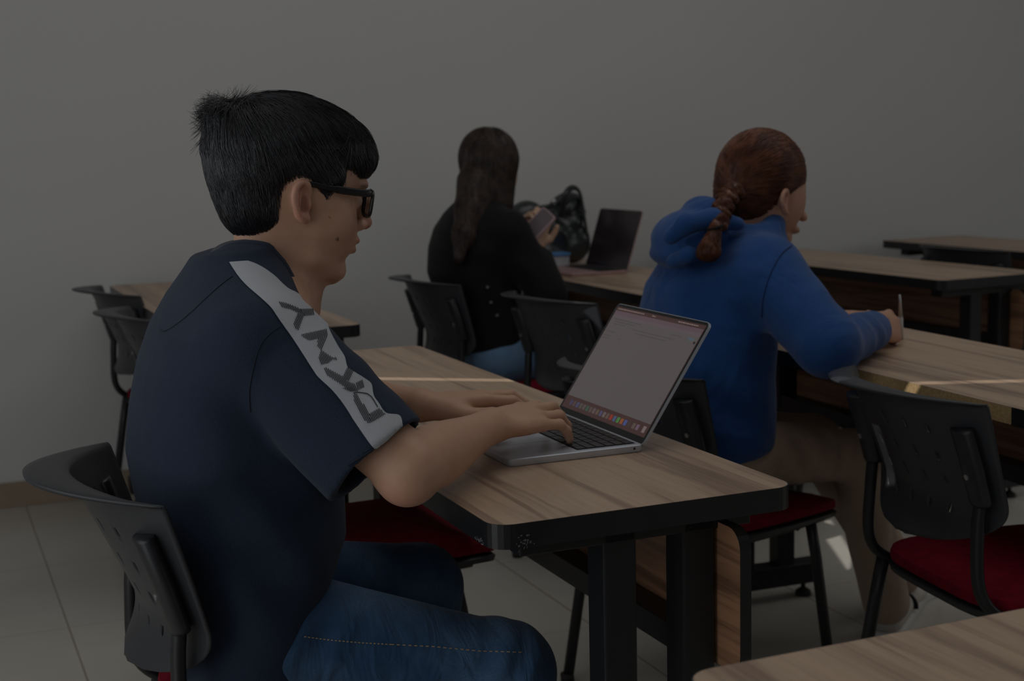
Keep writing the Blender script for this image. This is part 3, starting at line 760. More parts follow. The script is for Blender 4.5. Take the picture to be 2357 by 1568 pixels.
def onto(px, py, tree, off=.0012):
    h = tree.ray_cast(Oc, Vector(ray(px, py)))
    if h[0] is None: return None
    n = h[1] if h[1].dot(Oc - h[0]) > 0 else -h[1]
    return h[0] + n * off
def resample(P, n):
    P = np.array(P, float); d = np.r_[0, np.cumsum(np.linalg.norm(np.diff(P, axis=0), axis=1))]; t = np.linspace(0, d[-1], n)
    return np.stack([np.interp(t, d, P[:, i]) for i in (0, 1)], 1)
def patch(left, right, ns, nt, tree, off, name, mat, parent, **k):
    A, B = resample(spline(left, 6), ns), resample(spline(right, 6), ns); mb = MB(); idx = {}
    for i in range(ns):
        last = None
        for j in range(nt):
            t = j / (nt - 1); q = None; tt = t
            while q is None and tt > -.001:
                p = A[i] * (1 - tt) + B[i] * tt; q = onto(p[0], p[1], tree, off)
                if q is None: tt -= .01
            if q is None: q = last
            if q is None: break
            if last is not None and (q - last).length > .06: q = last
            last = q; mb.v.append(tuple(q)); idx[i, j] = len(mb.v) - 1
    for i in range(ns - 1):
        for j in range(nt - 1):
            if all(x in idx for x in ((i, j), (i + 1, j), (i + 1, j + 1), (i, j + 1))):
                mb.f.append((idx[i, j], idx[i + 1, j], idx[i + 1, j + 1], idx[i, j + 1])); mb.mi.append(0)
    o = obj(name, mb.mesh(name), mat, parent, True, **k)
    return o
SL = [(528, 605), (548, 636), (569, 660), (602, 689), (623, 709), (637, 729), (653, 752), (680, 790), (723, 857), (736, 873), (763, 898), (790, 931), (816, 971), (850, 1020), (862, 1034)]
SR = [(570, 602), (589, 609), (612, 622), (634, 639), (647, 652), (663, 666), (686, 678), (698, 695), (723, 713), (751, 734), (756, 759), (776, 797), (792, 822), (799, 846), (814, 857), (839, 873), (854, 886), (859, 911), (872, 931), (888, 952), (919, 958), (926, 985)]
patch(SL, SR, 110, 26, bvh, .0016, 'sleeve_stripe', M['white'], sh, label='white stripe from collar to sleeve hem')
ZX = lambda P: [(620 + x / 4.48, 670 + y / 4.48) for x, y in P]
LET = [([(85, 120), (150, 130), (235, 160), (310, 195), (350, 255), (285, 235), (215, 200), (130, 180)], (40, 65)), ([(310, 195), (465, 192), (485, 255), (350, 268)], (15, 65)), ([(285, 235), (350, 258), (290, 425), (238, 352)], (35, 75)),
       ([(315, 458), (580, 402), (590, 465), (500, 500), (405, 520), (350, 490)], (12, 60)), ([(500, 500), (590, 465), (530, 620), (480, 570)], (-30, 75)), ([(525, 615), (600, 665), (655, 700), (680, 690), (690, 725), (650, 715), (600, 755), (535, 770), (500, 705)], (28, 70)),
       ([(555, 785), (750, 890), (800, 940), (870, 965), (905, 1045), (830, 1045), (745, 980), (600, 885)], (38, 80)), ([(800, 790), (860, 835), (810, 945), (750, 895)], (30, 70)), ([(875, 960), (945, 925), (972, 1000), (905, 1035)], (22, 78)),
       ([(860, 1065), (900, 1070), (1025, 1275), (1045, 1370), (1000, 1370), (870, 1150)], (135, 250)), ([(1025, 1275), (1130, 1215), (1190, 1280), (1035, 1370)], (30, 72)), ([(740, 1010), (850, 1000), (905, 1042), (830, 1046)], (30, 60))]
def hatch(poly, d, sp=15.5):
    P = np.array(poly, float); d = unit(d); n = np.array([-d[1], d[0]]); a = P @ n; out = []
    for c in np.arange(a.min() + sp * .4, a.max(), sp):
        ts = []
        for i in range(len(P)):
            p, q = P[i], P[(i + 1) % len(P)]; u, w = p @ n - c, q @ n - c
            if (u < 0) != (w < 0): t = u / (u - w); ts.append((p + (q - p) * t) @ d)
        ts.sort()
        for x, y in zip(ts[::2], ts[1::2]): out.append((n * c + d * x, n * c + d * y, n))
    return out
lb = MB()
def ribbon(a, b, n, w, k=5):
    rows_ = []
    for i in range(k):
        p = a + (b - a) * i / (k - 1); r = [onto(*(ZX([tuple(p + n * w * s_)])[0]), bvh, .0024) for s_ in (-1, 1)]
        if None in r or (rows_ and (r[0] - rows_[-1][0]).length > .02): return
        rows_.append(r)
    base = len(lb.v); lb.v += [tuple(q) for r in rows_ for q in r]
    for i in range(k - 1): lb.f.append((base + 2 * i, base + 2 * i + 1, base + 2 * i + 3, base + 2 * i + 2)); lb.mi.append(0)
for poly, d in LET:
    for a, b, n in hatch(poly, d): ribbon(a, b, n, 4.3)
arc = [np.array(p, float) for p in ((860, 1062), (900, 1053), (955, 1060), (1005, 1070), (1045, 1100), (1075, 1145), (1112, 1208))]
for a, b in zip(arc, arc[1:]): d = unit(b - a); ribbon(a, b, np.array([-d[1], d[0]]), 5, 3)
obj('sleeve_lettering', lb.mesh('sleeve_lettering'), M['print'], sh, label='dark hatched letters DKNY on the stripe')
# seams and ribbed collar
def seam(pts, tree, rad, name, mat, parent, off=.0008, n=60, **k):
    Q = [onto(p[0], p[1], tree, off) for p in resample(spline(pts, 5), n)]; Q = [q for q in Q if q is not None]
    return MB().tube([tuple(q) for q in Q], rad, 6, .6).build(name, mat, parent, True, **k)
M['seam'] = pmat('navy_seam', (.009, .012, .022), .8)
seam([(645, 752), (620, 770), (597, 800), (583, 850), (575, 900), (577, 948)], bvh, .0007, 'armhole_seam', M['seam'], sh)
seam([(535, 637), (505, 660), (470, 692), (440, 720), (410, 745), (380, 763), (368, 758)], bvh, .0006, 'yoke_seam', M['seam'], sh)
seam([(800, 1072), (850, 1040), (880, 1023), (926, 992)], bvh, .0008, 'hem_seam', M['seam'], sh)
cb = MB(); cc = []
a0, a1 = np.array(S(596, 672)), np.array(S(655, 500)); ca = unit(a1 - a0); u_ = unit(np.cross(ca, (0, 1, 0))); w_ = np.cross(ca, u_)
for i in range(72):
    an = 2 * math.pi * i / 72; dr = u_ * math.cos(an) + w_ * math.sin(an)
    best = None
    P = np.array([a0 + ca * t_ + dr * (.0715 + .0075 * t_ / .12) for t_ in np.linspace(-.05, .09, 141)]); d_ = shirt.at(P - dr * 0 + dr * .003)
    ins = np.nonzero(d_ < 0)[0]; cc.append(P[ins[-1]] if len(ins) else P[60])
for i in range(72): cc[i] = (cc[i - 1] + cc[i] * 2 + cc[(i + 1) % 72]) / 4
n_ = 72
for i in range(n_):
    p = Vector(cc[i]); dr = Vector(p - Vector(a0)); dr = (dr - Vector(ca) * dr.dot(Vector(ca))).normalized(); cv = Vector(ca)
    for (x, z) in ((.006, -.010), (.007, -.002), (.0035, .0055), (-.001, .006), (-.002, -.006)): cb.v.append(tuple(p + dr * x + cv * z))
for i in range(n_):
    for j in range(5):
        cb.f.append((i * 5 + j, ((i + 1) % n_) * 5 + j, ((i + 1) % n_) * 5 + (j + 1) % 5, i * 5 + (j + 1) % 5)); cb.mi.append(0)
obj('ribbed_collar', cb.mesh('ribbed_collar'), M['navy2'], sh, True)

# jeans
jeans = Vol()
KN_R, KN_L = np.array([.712, 1.755, .478]), np.array([.700, 2.055, .520])
jeans.add(ell((.405, YC, .545), (.105, .172, .092), None, .04), cap((.40, 1.845, .555), KN_R, .092, .066, .04), cap((.40, 1.995, .560), KN_L, .090, .062, .04))
jeans.add(cap(KN_R + np.array([.004, 0, -.006]), (.700, 1.755, .10), .071, .052, .03), cap(KN_L + np.array([.0, 0, -.01]), (.69, 2.055, .10), .062, .052, .03))
jeans.disp(wave(S(740, 1500, 1.69), (.07, .12, .05), (.8, 0, -.6), 115, .0035)); jeans.disp(wave(S(1190, 1530, 1.69), (.045, .12, .05), (.8, 0, -.6), 150, .0040, 1)); jeans.disp(wave(S(760, 1360, 1.69), (.05, .12, .05), (1, 0, .1), 130, .0035, 2))
me, V, Fq = jeans.mesh(.0045, 'jeans', 2)
jn = child('jeans', me, M['denim'], man)
jb = BVHTree.FromPolygons([tuple(v) for v in V], [tuple(q) for q in Fq])
for ln in ([(700, 1466), (760, 1474), (830, 1480), (900, 1484)], [(600, 1553), (640, 1566)], [(900, 1484), (1000, 1489), (1100, 1499), (1200, 1502)]):
    P = resample(ln, 46 if ln[0][0] != 600 else 16); st = MB()
    for a, b in zip(P[::2], P[1::2]):
        qa, qb = onto(a[0], a[1], jb, .0006), onto(b[0], b[1], jb, .0006)
        if qa and qb: st.tube([tuple(qa), tuple(qb)], .0007, 5)
    if st.v: obj('stitching', st.mesh('stitching'), M['stitch'], jn)
for yy in (1.755, 2.055):
    sv = Vol().add(cap((.66, yy, .055), (.80, yy, .04), .048, .036, .03), cap((.67, yy, .06), (.69, yy, .12), .045, .042, .03)).cut(halfspace((0, 0, .012), (0, 0, -1), (.55, yy - .1, -.1), (.9, yy + .1, .012)))
    me, V, Fq = sv.mesh(.006, 'shoe', 1); sh_ = child('shoe', me, M['frame'], man)

# hair
hc = Vol()
hc.add(ell(S(652, 336), (.103, .083, .070), rot_xz(-6), .03), ell(S(578, 395), (.056, .073, .072), None, .03), ell(S(592, 486), (.040, .058, .040), rot_xz(20), .03), ell(S(774, 343), (.050, .060, .040), rot_xz(-32), .025))
hc.add(ell(S(735, 402, YC - .062), (.034, .0125, .022), rot_xz(-12), .012), ell(SM(735, 402, .062, 1), (.034, .0125, .022), rot_xz(-12), .012), cap(S(740, 420, YC - .0610), S(752, 458, YC - .0640), .0115, .004, .012), cap(SM(740, 420, .0610, 1), SM(752, 458, .0640, 1), .0115, .004, .012))
hc.add(ell(S(818, 372), (.012, .045, .018), rot_xz(-60), .012), ell(S(505, 262), (.018, .030, .018), None, .02))
hc.cut(ell(S(800, 492), (.058, .2, .046), None, .008), ell(S(688, 480, YC - .09), (.019, .028, .036), None, .008), ell(SM(688, 480, .09, 1), (.019, .028, .036), None, .008))
me, V, Fq = hc.mesh(.0042, 'hair', 1)
WH = np.array(S(548, 262, YC + .01)); nose_dir = np.array([1, 0, 0])
def flow(P):
    r = P - WH; r /= np.linalg.norm(r, axis=1, keepdims=True) + .01
    back_ = np.clip((WH[0] + .03 - P[:, 0]) / .05, 0, 1)[:, None]
    return r + np.array([.15, 0, -.55]) * (1 - back_) + np.array([.12, 0, -.9]) * back_
top = V[:, 2] > S(600, 330)[2]
g_ = np.random.default_rng(3)
def ln_(P): return np.where(P[:, 2] > S(600, 360)[2], .060, .026)
def lift(P, s): return np.where(P[:, 2] > S(600, 350)[2], .0055, .0030) * (math.sin(min(1, s * 1.3) * math.pi / 2)) + .0004
low = V[V[:, 2] > S(600, 532)[2]]
p1_ = strands(hc, low, flow, ln_, lift, 17000, 7, .00052, 5, .13)
front = V[(V[:, 0] > S(770, 300)[0]) & (V[:, 2] > S(800, 400)[2]) & (V[:, 2] < S(800, 270)[2])]
p2_ = strands(hc, front, lambda P: np.tile(np.array([.55, 0, -1.0]), (len(P), 1)), lambda P: np.full(len(P), .052), lambda P, s: np.full(len(P), .004 + .005 * s), 2600, 8, .00045, 9, .26)
nape = V[(V[:, 2] > S(600, 545)[2]) & (V[:, 2] < S(600, 505)[2])]
p4_ = strands(hc, nape, lambda P: np.tile(np.array([.1, 0, -1.0]), (len(P), 1)), lambda P: np.full(len(P), .013), lambda P, s: np.full(len(P), .0022), 1800, 4, .0004, 15, .35)
crown = V[(np.linalg.norm(V - np.array(S(495, 258)), axis=1) < .035)]
p3_ = strands(hc, crown, lambda P: np.tile(np.array([-.6, 0, .25]), (len(P), 1)), lambda P: np.full(len(P), .030), lambda P, s: np.full(len(P), .003 + .022 * s * s), 420, 6, .0004, 11, .5)
hm = qmesh('hair', [(V, Fq), p1_, p2_, p3_, p4_]); mi_ = np.ones(len(hm.polygons), np.int32); mi_[:len(Fq)] = 0
hair = child('hair', hm, [M['hairbase'], M['hairblack']], man, label='short straight black hair, longer fringe over the forehead')

hm.polygons.foreach_set('material_index', mi_)
# glasses
gl = empty('eyeglasses', tuple(S(840, 445)), label='black rectangular eyeglasses on the face of the person typing', cat='glasses')
gl_inv = Matrix.Translation(gl.location).inverted()
def gchild(o): o.matrix_parent_inverse = gl_inv; return o
nose_x = S(853, 440)[0]
zt, zb = S(852, 436)[2], S(838, 497)[2]
def lens_loop(sy, grow=0, n=40):
    P = []
    for k in range(n):
        a = 2 * math.pi * k / n; ca, sa = math.cos(a), math.sin(a); e = .55
        yy = YC + sy * .0345 + (.0265 + grow) * math.copysign(abs(ca) ** e, ca); zz = (zt + zb) / 2 + ((zt - zb) / 2 - .0015 + grow) * math.copysign(abs(sa) ** e, sa)
        wrap = (abs(yy - YC) / .065) ** 2 * .0065
        P.append((S(839, 440)[0] - (zt - zz) * .20 - wrap, yy, zz))
    return P
for sy in (-1, 1):
    lp = lens_loop(sy); fr_ = MB(); L_ = lens_loop(sy, .0) + [lens_loop(sy)[0]]
    fr_.tube(L_, .0025, 8, 1.2, cap=False); o = fr_.build('rim', M['frame'], gl, True); gchild(o)
    li = lens_loop(sy, -.0008); lm = MB(); n = len(li); cx_ = [sum(p[i] for p in li) / n for i in range(3)]
    lm.add([tuple(p) for p in li] + [tuple(cx_)] + [(p[0] + .0014, p[1], p[2]) for p in li] + [(cx_[0] + .0022, cx_[1], cx_[2])],
           [(i, (i + 1) % n, n) for i in range(n)] + [(n + 1 + (i + 1) % n, n + 1 + i, 2 * n + 1) for i in range(n)] + [(i, n + 1 + i, n + 1 + (i + 1) % n, (i + 1) % n) for i in range(n)])
    gchild(lm.build('lens', M['lens'], gl, False))
    tm = MB(); yo = .0655
    tp = spline([SM(855, 443, .062, sy), SM(843, 445, .0665, sy), SM(800, 440, .0735, sy), SM(760, 433, .0765, sy), SM(722, 425, .0785, sy), SM(700, 425, .0775, sy), SM(684, 445, .074, sy)], 5)
    tm.tube(tp, [.0052 if i < 14 else .0038 for i in range(len(tp))], 10, .35, side=(0, 0, 1)); gchild(tm.build('temple_arm', M['frame'], gl, True))
br = MB(); bz = zt - .014; br.tube([(S(839, 440)[0] + .000, YC - .0085, bz), (S(839, 440)[0] + .003, YC, bz + .003), (S(839, 440)[0] + .000, YC + .0085, bz)], .0024, 8); gchild(br.build('bridge', M['frame'], gl, True))

# ------------------------------------------------------------------ laptops
def prect(x0, x1, y0, y1, r=.008, n=5): return rrect(x0, x1, y0, y1, r, n)
def laptop(name, W, D, open_deg, mat, screen=True, keys=True, **k):
    # local frame: x from the front edge to the hinge, y across, z up
    L = empty(name, **k); T = .0113
    b = MB(); P = prect(0, D, 0, W, .010); Pi = prect(.0012, D - .0012, .0012, W - .0012, .009)
    n = len(P); rings = [(Pi, 0.0005), (P, .0025), (P, T - .0012), (Pi, T)]
    for ring, z in rings: b.v += [(x, y, z) for x, y in ring]
    for j in range(3): b.f += [(j * n + i, j * n + (i + 1) % n, (j + 1) * n + (i + 1) % n, (j + 1) * n + i) for i in range(n)]
    b.f += [tuple(range(n))[::-1], tuple(3 * n + i for i in range(n))]; b.mi += [0] * len(b.f)
    base = b.build('base', mat, L); autosmooth(base, 40)
    MB().prism(prect(.020, .105, W / 2 - .062, W / 2 + .062, .004), T, T + .00025).build('trackpad', mat, L)
    kw0, kw1 = .012, W - .012; x0, x1 = .112, .112 + .094
    MB().prism(prect(x0 - .001, x1 + .001, kw0 - .001, kw1 + .001, .002), T, T + .0002).build('key_well', M['well'], L)
    if keys:
        rows_ = [[1] * 14, [1] * 13 + [1.5], [1.5] + [1] * 12 + [1], [1.8] + [1] * 11 + [1.8], [2.3] + [1] * 10 + [2.3], [1, 1, 1, 1.25, 5.2, 1.25, 1, .95, .95, .95]]
        px = (x1 - x0) / 6
        for r, row in enumerate(rows_):
            u = (kw1 - kw0) / sum(row); y = kw1
            xt = x1 - r * px; xb = xt - px
            for w in row:
                MB().box(xb + .0012, xt - .0012, y - u * w + .0012, y - .0012, T + .0002, T + .0014, bev=.0004).build('key', M['key'], L)
                y -= u * w
        for hy in (.001, W - .001):
            MB().tube([(D - .016, hy, T * .55), (D - .016, hy - (.0012 if hy < .1 else -.0012), T * .55)], .0018, 12).build('audio_socket', M['well'], L) if hy < .1 else None
    # lid, turned about the hinge
    a = R(open_deg - 90); ux = Vector((math.sin(a), 0, math.cos(a))); nx = Vector((-math.cos(a), 0, math.sin(a)))     # up the lid / out of the screen
    org = Vector((D - .004, 0, T * .75)); H = D - .004
    def to(u, v, w): p = org + ux * u + Vector((0, v, 0)) + nx * w; return tuple(p)
    def plate(P, w0, w1, nm, mt, par=L):
        n = len(P); m = MB(); m.add([to(u, v, w0) for u, v in P] + [to(u, v, w1) for u, v in P], [tuple(range(n)), tuple(range(n, 2 * n))[::-1]] + [(i, n + i, n + (i + 1) % n, (i + 1) % n) for i in range(n)])
        return m.build(nm, mt, par)
    lid = plate(prect(.0, H, 0, W, .010), -.0042, 0, 'lid', mat)
    plate(prect(.001, H - .0012, .0012, W - .0012, .009), 0, .0004, 'bezel', M['bezel'], lid)
    return L, lid, plate, H
E = lambda h, s=.82: emis('screen_' + h, tuple(c / (2 ** EXPO) for c in srgb(h)), s)
EXPO = sc.view_settings.exposure
lp, lid, plate, H = laptop('laptop', .304, .215, 124, M['alu'], label='open silver laptop under the hands of the young man', cat='laptop')
place(lp, (.757, 1.815, .7503), R(-.5))
W = .304; sb, st_, sl, sr = .013, H - .006, .006, W - .006     # display area: up / across (across runs away from the camera side)
Hh = st_ - sb
def sx(f): return sr - (sr - sl) * f        # 0 = left of the picture shown, 1 = right
def sy(f): return st_ - Hh * f              # 0 = top
def ui(x0, x1, y0, y1, nm, mt, par, w=.0006): return plate([(sy(y1), sx(x1)), (sy(y1), sx(x0)), (sy(y0), sx(x0)), (sy(y0), sx(x1))][::-1], w - .0001, w, nm, mt, par)
disp = ui(0, 1, 0, 1, 'display', E('3a2724'), lid, .0005)
ui(.005, .995, .038, .885, 'browser_page', E('504a4a'), disp, .00060)
ui(.005, .995, .038, .075, 'tab_bar', E('53444a'), disp, .00066)
ui(.005, .995, .075, .105, 'address_bar', E('544a4d'), disp, .00066)
ui(.90, .955, .125, .150, 'blue_button', E('45525c'), disp, .00066)
g2 = random.Random(4)
txt = MB()
def dash(x0, x1, y, hgt, m):
    x = x0
    while x < x1:
        w = g2.uniform(.006, .022); a_ = [(sy(y + hgt), sx(min(x + w, x1))), (sy(y + hgt), sx(x)), (sy(y), sx(x)), (sy(y), sx(min(x + w, x1)))]
        m.add([to_(u, v, .00070) for u, v in a_], [(0, 1, 2, 3)]); x += w + .005
a_ = R(124 - 90); _ux = Vector((math.sin(a_), 0, math.cos(a_))); _nx = Vector((-math.cos(a_), 0, math.sin(a_))); _og = Vector((.215 - .004, 0, .0113 * .75))
to_ = lambda u, v, w: tuple(_og + _ux * u + Vector((0, v, 0)) + _nx * w)
for x0, x1, y in ((.04, .36, .112), (.06, .30, .135), (.06, .20, .158), (.30, .78, .172), (.36, .70, .200), (.02, .14, .235), (.02, .12, .275), (.03, .11, .300), (.20, .235, .285), (.72, .83, .135)): dash(x0, x1, y, .006, txt)
obj('page_text', txt.mesh('page_text'), E('3c3539'), disp)
menu = MB()
for x0, x1 in ((.02, .34), (.43, .47), (.72, .93)): dash(x0, x1, .014, .009, menu)
obj('menu_text', menu.mesh('menu_text'), E('7a6a66'), disp)
icons = '3d3550 46393a 3d3f5a 47423c 4a4242 2f4a38 4d3f3c 55464a 52443a 45405c 5a504e 54443e 7a2a24 3d4c66 3c6a34 7a4426 3c4878 3a302c 504440 5c4a58'.split()
for i, c in enumerate(icons):
    x0 = .075 + i * .0415 + (.012 if i > 17 else 0); ui(x0, x0 + .029, .918, .965, 'dock_icon', E(c), disp, .00066)
ui(.945, .975, .912, .968, 'trash_icon', E('6a5c5c'), disp, .00066)
ui(.966, .984, .150, .172, 'round_badge', E('1c1a1c'), disp, .00070)

lp2, lid2, plate2, H2 = laptop('laptop', .304, .215, 108, M['alupink'], keys=False, label='open pink laptop with a dark screen beside the black handbag', cat='laptop')
place(lp2, (2.030, 4.285, .7503), R(1.5))
plate2([(.008, .006), (.008, .298), (H2 - .006, .298), (H2 - .006, .006)], .0004, .0006, 'display', M['bezelpink'] if 'bezelpink' in M else pmat('dark_display', (.030, .020, .024), .22), lid2)

# ------------------------------------------------------------------ person in the blue hoodie
Y2 = 2.60; K2 = Y2 / 2.37
Gr = lambda P: O3 + (np.array(P, float) - O3) * K2
g2p = empty('person', (1.58, Y2, 0), label='person in a blue hoodie with an auburn braid, bent over and writing with a pen', cat='person')
T2 = lambda px, py, y=Y2: aty(px, py, y)
b2 = Vol(); hcen = Gr([1.534, 2.37, 1.122])
b2.add(ell(hcen, (.096, .073, .092), rot_xz(-12), .02), ell(hcen + K2 * np.array([.040, 0, -.052]), (.055, .055, .066), rot_xz(-30), .03))
b2.add(cap(hcen + K2 * np.array([.078, 0, -.045]), hcen + K2 * np.array([.098, 0, -.078]), .007, .010, .012), ell(hcen + K2 * np.array([.072, 0, -.100]), (.016, .022, .010), rot_xz(-20), .01), ell(hcen + K2 * np.array([.052, 0, -.118]), (.018, .020, .014), None, .012))
for sg in (-1, 1):
    b2.cut(ell(hcen + K2 * np.array([.090, sg * .028, -.035]), (.014, .016, .010), None, .008)); b2.add(ell(hcen + K2 * np.array([.074, sg * .028, -.037]), (.011, .012, .010), None, .003))
    ec = hcen + K2 * np.array([.012, sg * .066, -.040])
    rim = [ec + [.006, 0, .012], ec + [-.002, sg * .006, .022], ec + [-.014, sg * .012, .014], ec + [-.015, sg * .012, -.004], ec + [-.004, sg * .006, -.022], ec + [.005, 0, -.028]]
    b2.add(*chain(spline(rim, 4), .0042, .003)); b2.add(ell(ec + [-.003, 0, -.002], (.011, .006, .024), None, .006))
b2.add(cap(hcen + K2 * np.array([-.010, 0, -.06]), Gr((1.475, 2.37, .99)), .047, .055, .03))
SR2, ER2, WR2 = Gr([1.450, 2.225, .955]), np.array([1.618, 2.262, .800]), np.array([1.872, 2.445, .796])
SL2, EL2, WL2 = Gr([1.500, 2.52, .965]), np.array([1.76, 2.80, .82]), np.array([1.95, 2.72, .785])
b2.add(cap(Gr((1.46, 2.37, .95)), SR2, .06, .05, .03), cap(Gr((1.46, 2.37, .95)), SL2, .06, .05, .03), cap(SR2, ER2, .045, .038, .02), cap(ER2, WR2, .036, .026, .02), cap(SL2, EL2, .045, .038, .02), cap(EL2, WL2, .036, .026, .02))
b2.add(cap((1.56, Y2, .90), (1.56, Y2, .56), .085, .09, .05))
f2 = unit([.86, .50, -.06]); n2_ = unit([.30, -.80, .50])
tips2, th2 = hand(b2, WR2 + f2 * .004, f2, n2_, np.cross(n2_, f2) * 1.0, [(34, 58, 36), (44, 68, 45), (52, 74, 45), (56, 76, 45)],
                  [((.62, .45, -.45), .044, .015, .012), ((.9, -.15, -.35), .030, .011, .010), ((.9, -.35, -.2), .024, .0095, .008)], 1.02)
hand(b2, WL2, unit([.9, -.2, -.02]), (0, 0, 1), unit([-.2, -.9, 0]), [(4, 20, 10)] * 4, [((.7, .6, -.1), .044, .015, .012), ((.9, .2, -.1), .030, .011, .010), ((1, 0, -.1), .024, .0095, .008)], .93)
me, V, Fq = b2.mesh(.0036, 'body', 1)
paint(me, V, (.52, .29, .20), [(hcen + [.013, -.079, -.044], (.016, .012, .03), (.46, .20, .13), .5), (hcen + [.088, 0, -.098], (.012, .02, .008), (.34, .11, .085), .8), (hcen + [.085, -.028, -.030], (.012, .022, .004), (.05, .025, .02), .8)])
child('body', me, M['skin'], g2p)
hd = Vol()
r2 = [(.62, 1.300, 1.522, .158), (.66, 1.290, 1.524, .164), (.70, 1.288, 1.522, .164), (.78, 1.288, 1.522, .166), (.86, 1.295, 1.525, .168), (.92, 1.312, 1.525, .166), (.97, 1.345, 1.535, .145), (1.01, 1.385, 1.565, .115), (1.035, 1.41, 1.56, .08)]
r2 = [(HC + (z - HC) * K2, b_ * K2, f_ * K2, w_ * K2) for z, b_, f_, w_ in r2]
r2 = [(.535, r2[0][1] + .015, r2[0][2] - .01, .150)] + r2
hd.add(loft(r2, Y2, 2.2, .02, .5))
for S_, E_, W_ in ((SR2, ER2, WR2), (SL2, EL2, WL2)):
    c0_ = Gr((1.455, 2.37, .965)); c0_[1] = Y2 + (S_[1] - Y2) * .4
    hd.add(cap(c0_, S_, .066, .070, .05), limb(S_, E_ + np.array([-.005, -.004, .004]), [.071, .068, .061], .035))
    f_ = unit(W_ - E_); cut_ = W_ - f_ * .028
    hd.add(cutcap(cap(E_, W_, .056, .040, .03), cut_, f_)); hd.cut(cap(cut_ - f_ * .012, cut_ + f_ * .05, .031, .034, .003))
# hood lying on the shoulders and the rolled collar
ring = []
for k in range(25):
    a = 2 * math.pi * k / 24; ring.append(Gr([1.468 + .078 * math.cos(a), 2.37 + .074 * math.sin(a), 1.018 + .026 * math.cos(a) - .012 * abs(math.sin(a))]))
hd.add(*chain(ring, .025, .012))
hd.add(ell(T2(1585, 545), (.068, .115, .055), rot_xz(28), .012), ell(T2(1612, 482), (.033, .066, .022), rot_xz(50), .010), ell(T2(1563, 590), (.044, .105, .028), rot_xz(-10), .010), *chain([T2(1545, 545, 2.51), T2(1580, 516, 2.48), T2(1640, 503, 2.48), T2(1700, 516, 2.49)], [.017, .021, .021, .014], .008), *chain([T2(1550, 600, 2.52), T2(1585, 585, 2.475), T2(1620, 590, 2.475)], [.014, .017, .010], .008))
hd.cut(ell(Gr((1.476, 2.37, 1.075)), (.068, .066, .066), None, .01))
hd.disp(wave(T2(1840, 760, 2.35), (.09, .1, .10), (.8, .2, -.75), 58, .0065)); hd.disp(wave(T2(1990, 780, 2.35), (.06, .1, .05), (.8, .3, .6), 84, .0036, 1)); hd.disp(wave(T2(1880, 700, 2.32), (.06, .1, .05), (.5, .2, -.85), 100, .0035, 2)); hd.disp(wave(T2(1560, 640, 2.45), (.08, .1, .05), (.3, .2, .95), 85, .0045, 2)); hd.disp(wave(T2(1600, 800, 2.45), (.12, .2, .16), (.8, -.5, .15), 48, .0040)); hd.disp(wave(T2(1660, 960, 2.45), (.12, .2, .08), (.5, -.3, .8), 60, .0050))
me, V, Fq = hd.mesh(.0055, 'hoodie', 2); hoodie = child('hoodie', me, M['blue'], g2p)
hb = BVHTree.FromPolygons([tuple(v) for v in V], [tuple(q) for q in Fq]); M['seamblue'] = pmat('blue_seam', (.006, .03, .12), .8)
seam([(1822, 566), (1795, 590), (1770, 640), (1757, 690), (1754, 730)], hb, .0018, 'armhole_seam', M['seamblue'], hoodie)
hv = Vol(); hv.add(ell(hcen + K2 * np.array([.000, 0, .010]), (.100, .080, .096), rot_xz(-14), .02), ell(hcen + K2 * np.array([-.045, 0, -.035]), (.050, .064, .055), None, .03))
hv.cut(ell(hcen + K2 * np.array([.075, 0, -.070]), (.083, .2, .068), None, .008), ell(hcen + K2 * np.array([.010, -.085, -.048]), (.022, .031, .035), None, .008), ell(hcen + K2 * np.array([.010, .085, -.048]), (.022, .031, .035), None, .008))
me0, V, Fq = hv.mesh(.006, 'hair', 1)
BB = np.array(T2(1680, 445, 2.55)); 
def flow2(P): r = BB + np.array([0, 0, .0]) - P; return r / (np.linalg.norm(r, axis=1, keepdims=True) + .01) + np.array([-.3, 0, .12]) * (P[:, 2:3] > hcen[2])
s2 = strands(hv, V, flow2, lambda P: np.full(len(P), .055), lambda P, s: np.full(len(P), .0025 * math.sin(s * 3.1)) + .0004, 7000, 6, .0007, 21, .06)
M['hairbase2'] = pmat('auburn_under', (.055, .017, .008), .6)
hm2 = qmesh('hair', [(V, Fq), s2]); mi_ = np.ones(len(hm2.polygons), np.int32); mi_[:len(Fq)] = 0
hr2 = child('hair', hm2, [M['hairbase2'], M['hairred']], g2p, label='smooth auburn hair combed back into a braid'); hm2.polygons.foreach_set('material_index', mi_)
braid = Vol(); bp = spline([T2(1692, 432, 2.54), T2(1668, 465, 2.505), T2(1655, 500, 2.475), T2(1648, 522, 2.46)], 8); nb = len(bp)
for i, p in enumerate(bp[::2]):
    sg = 1 if i % 2 else -1; w = .0190 - .005 * i / (nb / 2)
    braid.add(ell(p + np.array([-.004, sg * .008 * 1, .0]), (w * .8, w * .85, w * .62), rotaxes((.3, sg * .8, -.5), (0, 0, 1)), .004))
    braid.add(ell(p + np.array([sg * .009, -.006, -.003]), (w * .7, w * .8, w * .6), rotaxes((sg * .7, .2, -.6), (0, 0, 1)), .003))
me1, V1, F1 = braid.mesh(.003, 'braid', 0)
tl = Vol().add(cap(T2(1647, 528, 2.455), T2(1634, 572, 2.445), .010, .020, .01), ell(T2(1630, 582, 2.445), (.022, .018, .015), None, .008)); _, Vt, Ft = tl.mesh(.003, 't', 0)
dn = lambda P: np.tile(np.array([-.12, -.02, -1.0]), (len(P), 1))
